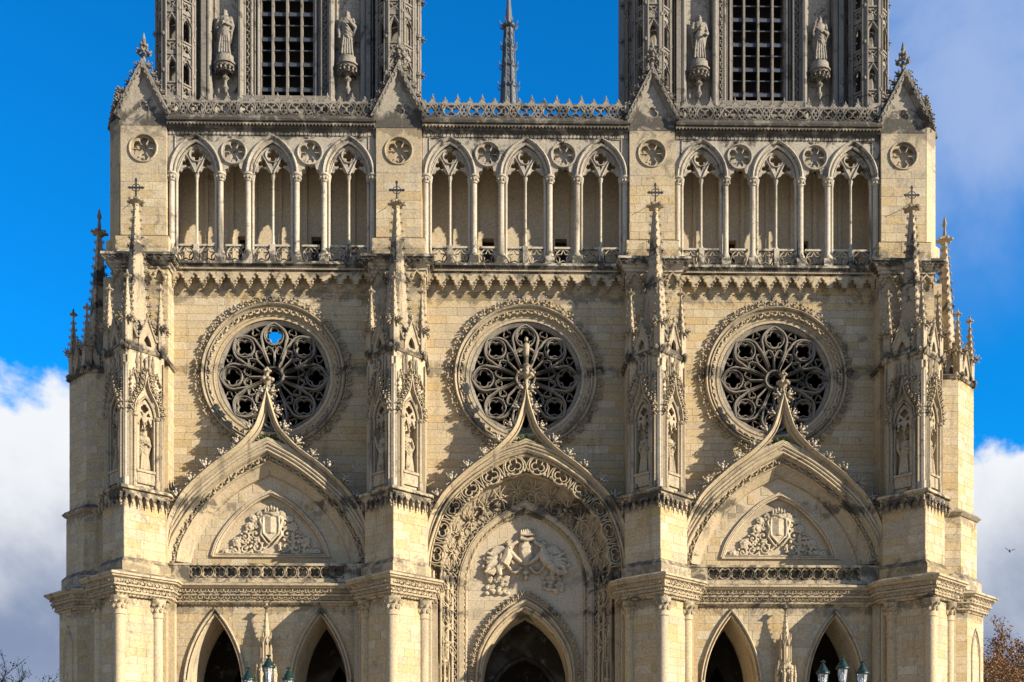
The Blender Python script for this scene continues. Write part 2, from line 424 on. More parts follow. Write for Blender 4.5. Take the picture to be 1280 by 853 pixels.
def ashlar(p0, u, L, z0, z1, seed, course=.37, excl=None, lo=.75, hi=1.75, incl=None):
    """list of stone rectangles (a0, a1, z0, z1) in running courses on a face"""
    r = random.Random(seed); out = []; z = z0; n = max(1, round((z1-z0)/course)); zs = [z0]
    for i in range(n): zs.append(zs[-1]+r.uniform(.85, 1.15))
    k = (z1-z0)/(zs[-1]-z0); zs = [z0+(q-z0)*k for q in zs]
    for i in range(n):
        a = -r.uniform(0, lo)
        while a < L:
            b = a+r.uniform(lo, hi)
            if L-b < .35: b = L
            spans = [(max(0, a), min(L, b))]; a = b
            if incl:
                w = incl(zs[i], zs[i+1]); spans = [(max(p, w[0]), min(q, w[1])) for p, q in spans] if w else []
            if excl:
                w = excl(zs[i], zs[i+1])
                if w: spans = [t for p, q in spans for t in ((p, min(q, w[0])), (max(p, w[1]), q))]
            out += [(p, q, zs[i], zs[i+1]) for p, q in spans if q-p > .1]
    return out
GAP = .006
def lay(mb, rects, p0, u, seed=1, proud=.012, thick=.045):
    """stones as boxes set in the face; u runs along the face, its outward side is u x Z"""
    r = random.Random(seed); u = Vector((u[0], u[1], 0)).normalized(); nrm = Vector((u.y, -u.x, 0)); p0 = Vector((p0[0], p0[1], 0))
    for a, b, z0, z1 in rects:
        d = proud+r.uniform(-.005, .005); vs = []
        for dd in (d, d-thick):
            for aa, zz in ((a+GAP, z0+GAP), (b-GAP, z0+GAP), (b-GAP, z1-GAP), (a+GAP, z1-GAP)):
                q = p0+u*aa+nrm*dd; vs.append((q.x, q.y, zz))
        mb.add(vs, [(0, 1, 2, 3), (0, 4, 5, 1), (1, 5, 6, 2), (2, 6, 7, 3), (3, 7, 4, 0)], r.random())
def face(mb, a, b, z0, z1, seed, course=.37, excl=None, lo=.6, hi=1.4, incl=None):
    """lay stones on the vertical face from plan point a to b"""
    L = math.dist(a, b); u = ((b[0]-a[0])/L, (b[1]-a[1])/L)
    lay(mb, ashlar(a, u, L, z0, z1, seed, course, excl, lo, hi, incl), a, u, seed)

# ------------------------------------------------------------------ ground
g = MB(); g.add([(-3000, -3000, 0), (3000, -3000, 0), (3000, 3000, 0), (-3000, 3000, 0)], [(0, 1, 2, 3)])
g.build('ground', ground_mat(), kind='structure')

# ------------------------------------------------------------------ the cathedral front
PITCH = 13.15; BAYS = (-PITCH, 0.0, PITCH); PIERS = (-1.5*PITCH, -.5*PITCH, .5*PITCH, 1.5*PITCH)
cath = empty('cathedral', (0, 0, 0), label='cream stone gothic cathedral front with three rose windows and an arcaded gallery', cat='cathedral')
ROSE_Z = 23.74
def rose_gap(r, off):
    def f(z0, z1):
        a, b = z0-ROSE_Z, z1-ROSE_Z; m = 0 if a*b < 0 else min(abs(a), abs(b))
        if m >= r: return None
        w = math.sqrt(r*r-m*m); return (off-w, off+w)
    return f
# --- wall behind the roses, one per bay, with its stones
def rose_wall(bx, seed):
    h = PITCH/2-.002; m = MB()
    m.plate([[(-h, 16.4), (h, 16.4), (h, 29.0), (-h, 29.0)], circle(0, ROSE_Z, 2.95, 48)[::-1]], .03, .9)
    w = m.build('wall', M_ASH, cath, (bx, 0, 0))
    x0 = -5.3; L = 10.6
    rects = ashlar((x0, 0), (1, 0), L, 16.75, 28.55, seed, .40, rose_gap(3.3, -x0), .8, 1.9)
    vis = [q for q in rects if not (q[2] < 19.2 and q[0] > .6 and q[1] < L-.6)]
    vis.sort(key=lambda q: -(q[1]-q[0])*(q[3]-q[2])); single = vis[:95]; rest = [q for q in rects if q not in single]
    r = random.Random(seed+50)
    for a, b, z0, z1 in single:
        place('ashlar_block', ME_BLOCK, w, (x0+(a+b)/2, .013+r.uniform(-.005, .005), (z0+z1)/2), scale=(b-a-2*GAP, .05, z1-z0-2*GAP))
    st = MB(); lay(st, rects and rest, (x0, 0), (1, 0), seed); st.build('ashlar', M_ASH, w, kind='stuff')
    return w
for i, bx in enumerate(BAYS): rose_wall(bx, 21+i)

# --- the rose windows
def rose_window(bx):
    o = (0, ROSE_Z); m = MB(); c = circle(0, ROSE_Z, 1.0, 72)[::-1]          # clockwise: left normal points outward
    def ring(prof): m.sweep(circle(0, ROSE_Z, 1.0, 72)[::-1], [(r-1.0, -y) for r, y in prof], 0, closed=True)
    ring([(2.84, .55), (2.84, .24), (2.88, .16), (2.94, .14), (2.97, .22), (3.02, .20), (3.05, .06), (3.10, .0), (3.15, .02), (3.17, .11), (3.22, .09),
          (3.25, -.03), (3.42, -.08), (3.45, -.15), (3.50, -.18), (3.54, -.08), (3.59, -.12), (3.62, -.22), (3.68, -.27), (3.74, -.22), (3.76, -.05), (3.78, .02), (3.78, .3), (2.95, .6)])
    rw = m.build('rose_window', M_WORN, cath, (bx, 0, 0), smooth=30)
    b = MB(); leaf_band(b, circle(0, ROSE_Z, 3.335, 72)[::-1], -.05, .19, .95, closed=True); leaf_band(b, circle(0, ROSE_Z, 3.0, 72)[::-1], .18, .15, .5, closed=True)
    b.build('leaf_band', M_CARV, rw, smooth=60, kind='stuff')
    rr = random.Random(int(bx*10)+90)
    for M_ in path_frames(circle(0, ROSE_Z, 3.73, 72)[::-1]+[circle(0, ROSE_Z, 3.73, 72)[::-1][0]], .62, -.12)[:-1]:
        place('leaf_spray', ME_CURL, rw, M=M_ @ SC(rr.uniform(.95, 1.15)) @ RY(rr.uniform(-.2, .2)) @ (SC(-1, 1, 1) if rr.random() < .5 else SC(1)))
    # tracery
    TRC = T(0, 0, ROSE_Z) @ SC(1.02, 1, 1.02) @ T(0, 0, -ROSE_Z)
    t = MB(TRC); y = .40
    t.sweep(circle(0, ROSE_Z, 2.80, 72)[::-1], [(-.12, 0), (-.12, .2), (.05, .3), (.05, 0)], y, closed=True)
    t.sweep(circle(0, ROSE_Z, .46, 24)[::-1], bar(.16, .34), y, closed=True)
    t.sweep(foil(0, ROSE_Z, 6, .2, .13), bar(.05, .18), y, closed=True)
    for k in range(8):
        a = k*PI/4
        def P(r, s): return (r*math.sin(a)+s*math.cos(a), ROSE_Z+r*math.cos(a)-s*math.sin(a))
        t.sweep(catmull([P(2.76, 0), P(2.66, -.20), P(2.42, -.50), P(2.08, -.645), P(1.75, -.60), P(1.42, -.545), P(1.0, -.40), P(.5, -.205)], 4), bar(.15, .30), y)
        t.sweep(catmull([P(2.76, 0), P(2.66, .20), P(2.42, .50), P(2.08, .645), P(1.75, .60), P(1.42, .545), P(1.0, .40), P(.5, .205)], 4), bar(.15, .30), y)
        cx, cz = P(2.13, 0)
        t.sweep(circle(cx, cz, .50, 20)[::-1], bar(.09, .26), y, closed=True)
        t.sweep(foil(cx, cz, 4, .225, .215, PI/2-a), bar(.075, .2), y, closed=True)
        t.sweep([P(.5, 0), P(1.28, 0)], bar(.11, .26), y)
        for s in (-1, 1):
            t.sweep(catmull([P(1.18, 0), P(1.42, s*.10), P(1.55, s*.27), P(1.42, s*.48)], 4), bar(.085, .22), y)
            fx, fz = P(1.34, s*.285); t.sweep(foil(fx, fz, 3, .09, .095, PI/2-a), bar(.05, .16), y, closed=True)
            fx, fz = P(1.62, s*.18); t.sweep(circle(fx, fz, .15, 10)[::-1], bar(.05, .16), y, closed=True)
        a2 = a+PI/8
        fx, fz = 2.50*math.sin(a2), ROSE_Z+2.50*math.cos(a2); t.sweep(foil(fx, fz, 3, .10, .115, PI/2-a2), bar(.05, .18), y, closed=True)
        fx, fz = 2.05*math.sin(a2), ROSE_Z+2.05*math.cos(a2); t.sweep(circle(fx, fz, .10, 8)[::-1], bar(.045, .16), y, closed=True)
    t.build('tracery', M_GREY, rw, smooth=30)  # darker grey stone stands in for the dim light on the tracery
    return rw
for bx in BAYS: rose_window(bx)

# --- rooms behind the roses, coloured near-black in place of shade; one upper opening lets the sky show through the tracery
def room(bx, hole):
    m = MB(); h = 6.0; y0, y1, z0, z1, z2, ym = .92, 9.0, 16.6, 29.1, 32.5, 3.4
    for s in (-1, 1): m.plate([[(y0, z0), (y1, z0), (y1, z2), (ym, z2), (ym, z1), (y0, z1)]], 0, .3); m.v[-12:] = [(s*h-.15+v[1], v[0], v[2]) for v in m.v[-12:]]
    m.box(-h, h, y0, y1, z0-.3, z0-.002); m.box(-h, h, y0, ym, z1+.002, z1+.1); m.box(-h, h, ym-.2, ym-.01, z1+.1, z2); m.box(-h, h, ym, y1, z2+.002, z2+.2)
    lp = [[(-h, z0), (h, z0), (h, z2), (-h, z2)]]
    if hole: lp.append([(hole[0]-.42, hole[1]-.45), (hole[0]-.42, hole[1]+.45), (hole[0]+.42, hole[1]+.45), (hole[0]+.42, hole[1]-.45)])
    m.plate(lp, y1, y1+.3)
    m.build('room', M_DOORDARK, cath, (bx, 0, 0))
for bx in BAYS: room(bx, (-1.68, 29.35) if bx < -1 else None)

# --- upper cornice with its rope moulding and the frieze of hanging cusps
def straight_cornice(bx):
    hw = 5.12; m = MB()
    m.plan([(-hw, -.05), (hw, -.05)], [(-.3, 28.86), (.06, 28.86), (.08, 28.95), (.18, 29.0), (.2, 29.1), (.34, 29.14), (.36, 29.3), (.5, 29.34), (.5, 29.46), (-.3, 29.50)])
    c = m.build('cornice', M_PALE, cath, (bx, 0, 0))
    r = MB()
    for i in range(74):
        x = -hw+.07+i*(2*hw-.14)/73
        r.stamp(LEAF, T(x, -.34, 29.20) @ RX(R(90)) @ RZ(.6) @ SC(.62, .7, .8))
    r.build('rope_moulding', M_GREY, c, smooth=60, kind='stuff')
    f = MB(); n = 13; w = 2*hw/n; lp = [(-hw, 28.95), (-hw, 28.42)]
    for i in range(n):
        x0 = -hw+i*w; cx = x0+w/2
        lp += [(x0+.05, 28.34), (x0+.11, 28.44)]
        lp += [(cx-.27, 28.46), (cx-.24, 28.60), (cx-.13, 28.62), (cx-.11, 28.75), (cx, 28.82), (cx+.11, 28.75), (cx+.13, 28.62), (cx+.24, 28.60), (cx+.27, 28.46)]
        lp += [(x0+w-.11, 28.44), (x0+w-.05, 28.34)]
    lp += [(hw, 28.42), (hw, 28.95)]
    f.plate([lp[::-1]], -.42, -.22)
    for i in range(n+1):
        x = -hw+i*w
        f.ell((x, -.34, 28.28), (.12, .12, .07)); f.ell((x-.11, -.36, 28.40), (.08, .09, .07)); f.ell((x+.11, -.36, 28.40), (.08, .09, .07)); f.ell((x, -.33, 28.18), (.05, .06, .06))
    for i in range(n):
        cx = -hw+(i+.5)*w
        for dx, dz in ((-.25, 28.50), (.25, 28.50), (-.12, 28.66), (.12, 28.66), (0, 28.86)): f.ell((cx+dx, -.43, dz), (.07, .06, .06))
    f.build('frieze', M_CARV, c, kind='stuff')
    return c
c0 = straight_cornice(BAYS[0])
for bx in BAYS[1:]: copy_tree(c0, cath, (bx, 0, 0))

# --- the gallery: front arcade, its columns, tracery, parapet and back wall
def gallery(bx):
    hw = 5.36; Z0, ZS, ZA, ZT = 29.46, 34.08, 35.78, 36.2; yf = -.36
    lp = [(-hw, ZS)]; wide = (-3.94, 0, 3.94); nar = (-1.97, 1.97)
    for k, xc in enumerate(wide):
        lp += pointed(xc, 1.12, ZS, ZA, 11)
        if k < 2:
            x = nar[k]
            lp += [(x-.52, ZS), (x-.46, ZS+.2), (x-.3, ZS+.26), (x-.27, ZS+.46), (x-.12, ZS+.6), (x, ZS+.74), (x+.12, ZS+.6), (x+.27, ZS+.46), (x+.3, ZS+.26), (x+.46, ZS+.2), (x+.52, ZS)]
    lp += [(hw, ZS), (hw, ZT), (-hw, ZT)]
    m = MB(); m.plate([lp]+[foil(x, 35.18, 6, .375, .20)[::-1] for x in nar], yf, yf+.42)
    for x in nar: m.box(x-.68, x+.68, yf+.24, yf+.40, 34.86, 35.85)
    ga = m.build('gallery', M_PALE, cath, (bx, 0, 0))
    a = MB()
    for xc in wide:
        a.sweep(pointed(xc, 1.20, ZS, ZA+.12, 13), [(0, 0), (.02, .10), (.09, .16), (.16, .12), (.18, 0)], yf)
        a.sweep(pointed(xc, 1.10, ZS, ZA-.02, 13), roll(0, 0, .075), yf+.02); a.sweep(pointed(xc, 1.02, ZS, ZA-.14, 13), roll(0, 0, .07), yf+.2)
    for x in nar:
        a.sweep(circle(x, 35.18, .635, 28)[::-1], bar(.09, .10), yf, closed=True); [a.sweep([(x+.42*math.cos(w), 35.18+.42*math.sin(w)), (x+.24*math.cos(w), 35.18+.24*math.sin(w))], bar(.06, .08, .1), yf+.06) for w in [k*PI/3 for k in range(6)]]
        for s in (-1, 1): a.sweep([(x+s*.13, 36.0), (x+s*.02, 35.84), (x+s*.24, 35.98), (x+s*.13, 36.0)], bar(.04, .05), yf)
    for s in (-1, 1): a.sweep([(s*5.0, 35.3), (s*5.0, 36.0), (s*4.5, 36.0)], bar(.05, .05), yf)
    a.build('arch_moulding', M_PALE, ga, smooth=35)
    # pierced tracery heads
    for xc in wide:
        arch = pointed(xc, 1.08, ZS, ZA-.06, 13); lw = []
        for c2 in (xc+.52, xc-.52):
            lw += [(c2+.47, ZS-.02), (c2+.43, ZS+.16), (c2+.30, ZS+.21), (c2+.22, ZS+.33), (c2, ZS+.44), (c2-.22, ZS+.33), (c2-.30, ZS+.21), (c2-.43, ZS+.16), (c2-.47, ZS-.02)]
        holes = [foil(xc, 35.14, 4, .18, .140)[::-1]]
        for s in (-1, 1): holes.append(foil(xc+s*.52, 34.72, 3, .135, .130, PI/2+s*.35)[::-1])
        holes.append([(xc-.10, 34.80), (xc+.10, 34.80), (xc, 34.50)][::-1])
        q = MB(); q.plate([arch+lw]+holes, -.16, -.02)
        for p, r_ in ((35.14, .37),): q.sweep(circle(xc, p, r_, 20)[::-1], bar(.06, .07), -.16, closed=True)
        for s in (-1, 1):
            q.sweep(catmull([(xc+s*.05, ZS+.1), (xc+s*.2, ZS+.42), (xc+s*.5, ZS+.98-.0), (xc+s*.62, ZS+.98), (xc+s*.8, ZS+.62), (xc+s*.98, ZS+.1)], 4), bar(.06, .07), -.16)
        q.build('tracery', M_PALE, ga)
    # columns
    for xc in wide:
        for s in (-1, 1):
            k = MB(); x = xc+s*1.26
            k.box(x-.24, x+.24, yf-.12, yf+.5, Z0+.004, Z0+.42); k.lathe([(.22, Z0+.42), (.22, Z0+.55), (.16, Z0+.68), (.145, Z0+.8), (.145, ZS-.42), (.19, ZS-.40), (.15, ZS-.36), (.22, ZS-.1), (.27, ZS-.06), (.27, ZS+.03)], (x, yf+.1), 12)
            k.lathe([(.075, Z0+.42), (.075, ZS-.40), (.12, ZS-.1), (.13, ZS)], (xc+s*1.02, yf+.16), 8)
            for j in range(8):
                w = j*PI/4; k.ell((x+.2*math.cos(w), yf+.1+.2*math.sin(w), ZS-.2), (.07, .07, .09))
            k.build('column', M_PALE, ga, smooth=35)
        k = MB(); k.box(xc-.13, xc+.13, -.3, .04, Z0+.004, Z0+1.0); k.lathe([(.12, Z0+1), (.11, Z0+1.08), (.065, Z0+1.2), (.065, ZS-.22), (.11, ZS-.06), (.12, ZS+.02)], (xc, -.11), 8)
        k.build('colonnette', M_PALE, ga, smooth=35)
    # parapet panels pierced with five-pointed stars
    for x0, x1 in [(xc+a0, xc+a1) for xc in wide for a0, a1 in ((-1.02, -.13), (.13, 1.02))]+[(x-.47, x+.47) for x in nar]:
        p = MB(); cx = (x0+x1)/2; cz = Z0+.50; w = (x1-x0)/2
        p.box(x0, x1, -.22, -.04, Z0+.006, Z0+.10); p.box(x0, x1, -.24, -.02, Z0+.90, Z0+1.0)
        r = .36; out = [(cx+r*math.sin(2*PI*i/5), cz+r*math.cos(2*PI*i/5)) for i in range(5)]; inn = [(cx+r*.52*math.sin(2*PI*(i+.5)/5), cz+r*.52*math.cos(2*PI*(i+.5)/5)) for i in range(5)]
        star = [v for pr in zip(out, inn) for v in pr]
        p.sweep(star, bar(.055, .09), -.1, closed=True); p.sweep(circle(cx, cz, .40, 20)[::-1], bar(.06, .1), -.1, closed=True)
        for sx in (-1, 1):
            for sz in (-1, 1): p.tube([(cx+sx*.27, -.12, cz+sz*.27), (cx+sx*w, -.12, cz+sz*.42)], .035, 4)
        for o_ in out: p.tube([(o_[0], -.13, o_[1]), (cx+(o_[0]-cx)*1.12, -.13, cz+(o_[1]-cz)*1.12)], .05, 4)
        p.build('parapet_panel', M_PALE, ga)
    # back wall with small dark vents, floor, ceiling
    b = MB(); bp = [[(-6.2, Z0-.3), (6.2, Z0-.3), (6.2, 36.3), (-6.2, 36.3)]]
    for x in nar: bp.append([(x-.32, 30.35), (x-.32, 31.95), (x+.32, 31.95), (x+.32, 30.35)])
    b.plate(bp, 1.93, 2.4); b.box(-6.2, 6.2, -.40, 1.93, Z0-.35, Z0); b.box(-6.2, 6.2, yf+.43, 2.4, 36.02, 36.6)
    for x in nar:
        for s in (-1, 1): b.box(x+s*.62-.10, x+s*.62+.10, 1.80, 1.94, Z0, 36.0)
    for x in wide: b.box(x-.09, x+.09, 1.83, 1.94, Z0, 36.0)
    bw = b.build('back_wall', M_TYMP, ga)  # pale stone here also lifts the shaded wall by colour
    for x in nar:
        v = MB(); v.box(x-.5, x+.5, 2.42, 3.2, 30.1, 32.1); v.build('vent_shaft', M_DOORDARK, ga)  # solid near-black block stands in for the shade inside the vent
    st = MB()
    def vent(z0, z1):
        return None
    lay(st, [q for q in ashlar(0, 0, 11.6, Z0+.1, 36.0, 77, .52, None, .7, 1.5) if not (q[3] > 30.35 and q[2] < 31.95 and any(q[0]-5.8 < x+.34 and q[1]-5.8 > x-.34 for x in nar))], (-5.8, 1.95), (1, 0), 78)
    st.build('ashlar', M_BACK, bw, kind='stuff')
    return ga
ga0 = gallery(BAYS[0])
for bx in BAYS[1:]: copy_tree(ga0, cath, (bx, 0, 0))

# --- top cornice and openwork balustrade
def top_cornice(bx):
    hw = 5.34; m = MB()
    m.plan([(-hw, -.36), (hw, -.36)], [(-.3, 36.204), (.05, 36.204), (.08, 36.30), (.2, 36.34), (.22, 36.40), (.22, 36.56), (.42, 36.60), (.46, 36.70), (.46, 36.80), (-.3, 36.84)])
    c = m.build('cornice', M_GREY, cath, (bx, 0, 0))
    f = MB(); n = 60; w = 2*hw/n
    f.plate([[(-hw, 36.56)]+[p for i in range(n) for p in ((-hw+i*w, 36.40), (-hw+(i+.5)*w, 36.50))]+[(hw, 36.40), (hw, 36.56)]], -.70, -.57)
    f.build('tooth_moulding', M_CARV, c, kind='stuff')
    f = MB(); n = 52; w = 2*hw/n
    for i in range(n): f.prism([(-hw+i*w+.02, -.42), (-hw+(i+1)*w-.02, -.42), (-hw+(i+.5)*w, -.37)], 36.05, 36.2)
    f.build('dentils', M_PALE, c, kind='stuff')
    return c
t0 = top_cornice(BAYS[0])
for bx in BAYS[1:]: copy_tree(t0, cath, (bx, 0, 0))
def balustrade(bx):
    y = -.55; hw = 5.34; m = MB()
    m.box(-hw, hw, y-.14, y+.14, 36.84, 36.93); m.box(-hw, hw, y-.10, y+.10, 37.58, 37.66)
    for x in (-hw+.1, hw-.1): m.box(x-.1, x+.1, y-.16, y+.16, 36.84, 37.75)
    b = m.build('balustrade', M_GREY, cath, (bx, 0, 0))
    n = 8; w = (2*hw-.4)/n; u = MB(); zc = 37.255
    for s in (-1, 1): u.sweep(catmull([(-w/2, zc-s*.31), (-w/4, zc-s*.20), (0, zc+s*.31), (w/4, zc-s*.20), (w/2, zc-s*.31)], 5), bar(.125, .15), y)
    for x in (-w/2, 0): u.sweep(foil(x+w/4, zc, 4, .165, .150), bar(.10, .14), y, closed=True)
    for x in (-w/4, w/4):
        for s in (-1, 1): u.sweep([(x-.30, zc+s*.34), (x-.1, zc+s*.22), (x, zc+s*.34), (x+.1, zc+s*.22), (x+.30, zc+s*.34)], bar(.07, .10), y)
    for x, hh in ((-w/4, .46), (w/4, .30)):
        u.prism([(x-.2, y-.08), (x+.2, y-.08), (x+.2, y+.08), (x-.2, y+.08)], 37.66, 37.66+hh*.55, [(x-.035, y-.04), (x+.035, y-.04), (x+.035, y+.04), (x-.035, y+.04)])
        u.ell((x, y, 37.66+hh*.75), (.07, .07, .10)); u.ell((x-.08, y, 37.66+hh*.55), (.06, .07, .05)); u.ell((x+.08, y, 37.66+hh*.55), (.06, .07, .05)); u.ell((x, y, 37.66+hh), (.03, .03, .08))
    for x in (0, w/2-.02): u.ell((x, y, 37.70), (.12, .06, .05))
    me = u.mesh('openwork_panel', M_GREY)
    for i in range(n): place('openwork_panel', me, b, (-hw+.2+(i+.5)*w, 0, 0))
    return b
b0 = balustrade(BAYS[0])
for bx in BAYS[1:]: copy_tree(b0, cath, (bx, 0, 0))
m = MB(); m.box(-21.3, 21.3, -.30, 16, 36.62, 36.78); m.build('terrace', M_GREY, cath)

# --- gabled piers of the gallery
def finial(m, x, y, z, s=1.0):
    m.lathe([(.16*s, z), (.10*s, z+.25*s), (.09*s, z+.5*s), (.17*s, z+.55*s), (.09*s, z+.62*s), (.08*s, z+.95*s), (.13*s, z+1.0*s), (.06*s, z+1.1*s), (.05*s, z+1.25*s), (.11*s, z+1.35*s), (.02*s, z+1.75*s)], (x, y), 8)
    for zz, r, q in ((z+.72*s, .27*s, 8), (z+1.08*s, .13*s, 6), (z+.08*s, .22*s, 4)):
        for k in range(q):
            a = 2*PI*k/q; m.ell((x+r*math.cos(a), y+r*math.sin(a), zz), (.12*s, .12*s, .085*s)); m.ell((x+r*1.35*math.cos(a), y+r*1.35*math.sin(a), zz+.06*s), (.06*s, .06*s, .08*s))
M_COPE = stone('coping_stone', [(.17, .15, .118), (.13, .115, .09)], dirt=(.035, .033, .028), stain=.9, spread=.3)
M_GAB = stone('gable_stone', [(.42, .36, .26), (.36, .31, .225)], dirt=(.07, .06, .047), stain=.9, spread=.3)
def gable_faces(g, Mx, cb, w=1.30, stones=True):
    """gabled head in a local frame: front at y = 0 facing -y, z from 36.7 to the apex"""
    A = 39.30; B = 36.80
    a = MB(Mx); k = 1.32/1.5
    a.plate([[(-w*.95, B-.4), (w*.95, B-.4), (w*.95, B+.05), (0, A-.05), (-w*.95, B+.05)], foil(0, 37.32, 3, .14, .155)[::-1]], 0, .35)
    a.box(-.4, .4, .12, .3, 37.0, 37.7)
    a.add([(-w, .1, B), (0, .1, A+.08), (w, .1, B), (-w, cb, B), (0, cb, A+.08), (w, cb, B)], [(0, 1, 4, 3), (1, 2, 5, 4), (3, 4, 5)])
    o = a.build('gable', M_GAB, g)
    c = MB(Mx)
    c.sweep([(-w*1.04, B-.02), (0, A+.12), (w*1.04, B-.02)], [(-.24, -.1), (-.24, .06), (-.12, .16), (-.1, .22), (.03, .30), (.10, .30), (.14, .2), (.14, -.4)], 0)
    for s in (-1, 1):
        p = [(s*w*1.0, B+.02), (0, A+.02)]; p = p if s < 0 else p[::-1]
        leaf_band(c, p, -.22, .16, .75)
        for i in range(6):
            f = (i+.5)/6; x, z = s*w*1.05*(1-f), B+(A+.15-B)*f
            c.stamp(CROCK, Matrix.Translation((x, .0, z+.08)) @ RY(s*.98) @ (SC(-1.0, 1.2, 1.1) if s > 0 else SC(1.0, 1.2, 1.1)))
    if stones: finial(c, 0, .1, A+.15, 1.0)
    c.build('coping', M_COPE, g, smooth=50)
    return o
def gallery_pier(bx, end=0):
    m = MB(); w = 1.17; y0 = -.56
    hole = foil(0, 35.22, 6, .40, .215, PI/2, 7)[::-1]
    m.plate([[(-w, 30.72), (w, 30.72), (w, 36.84), (-w, 36.84)], circle(0, 35.22, .70, 32)[::-1]], y0, y0+.32)
    m.plate([circle(0, 35.22, .72, 32), hole], y0+.08, y0+.2)
    m.box(-.8, .8, y0+.28, y0+.45, 34.4, 36.0)
    plan = [(-w+.02, y0+.33), (w-.02, y0+.33), (w-.02, 2.3), (-w+.02, 2.3)]
    m.prism(plan, 30.72, 36.84)
    m.prism([(-1.36, -.78), (1.36, -.78), (1.36, 2.3), (-1.36, 2.3)], 29.50, 30.60); m.prism([(-1.39, -.81), (1.39, -.81), (1.39, 2.3), (-1.39, 2.3)], 30.60, 30.68, [(-1.24, -.58), (1.24, -.58), (1.24, 2.3), (-1.24, 2.3)])
    m.sweep(circle(0, 35.22, .71, 32)[::-1], bar(.09, .07), y0, closed=True)
    for k in range(6):
        a = PI/2+PI/6+k*PI/3; m.sweep([(.50*math.cos(a), 35.22+.50*math.sin(a)), (.27*math.cos(a), 35.22+.27*math.sin(a))], bar(.06, .07, .05), y0+.1)
        m.ell((.26*math.cos(a), y0+.08, 35.22+.26*math.sin(a)), .04)
    p = m.build('pier', M_ASH, cath, (bx, 0, 0))
    st = MB()
    face(st, (-w, y0), (w, y0), 30.74, 34.45, int(bx*7)+900, .46, None, .5, 1.2); face(st, (-w, y0+.3), (-w, y0), 30.74, 36.7, 5, .46); face(st, (w, y0), (w, y0+.3), 30.74, 36.7, 6, .46)
    face(st, (-1.36, -.78), (1.36, -.78), 29.52, 30.58, int(bx*7)+910, .53, None, .7, 1.3)
    st.build('ashlar', M_ASH, p, kind='stuff')
    gable_faces(p, T(0, y0-.02, 0), 3.2)
    if end:
        e = end; k = MB()
        k.prism([(e*1.22, y0+.02), (e*1.92, y0+.62), (e*1.92, 6), (e*.9, 6), (e*.9, .4)], 29.5, 36.84)
        k.prism([(e*1.36, -.76), (e*2.08, -.1), (e*2.08, 6), (e*.9, 6), (e*.9, .4)], 29.49, 30.6)
        k.build('chamfered_flank', M_ASH, p)
        gable_faces(p, T(e*1.90, 1.75, 0) @ RZ(e*PI/2), 3.0, 1.15, False)
    return p
gallery_pier(PIERS[0], -1); gallery_pier(PIERS[1]); gallery_pier(PIERS[2]); gallery_pier(PIERS[3], 1)
r_ = MB(); r_.tube([(20.65, 1.0, 37.6), (20.65, 1.0, 39.9)], .025, 5); r_.build('lightning_rod', M_IRON, cath)

# --- plain masonry core behind everything
m = MB()
for s in (-1, 1): m.box(min(s*19.6, s*21.35), max(s*19.6, s*21.35), .9, 18, 0, 36.6)
m.box(-21.2, 21.2, 17.5, 18, 0, 28)
m.box(-21.2, 21.2, .55, 1.9, 28.9, 29.44)
m.build('masonry_core', M_ASH, cath)

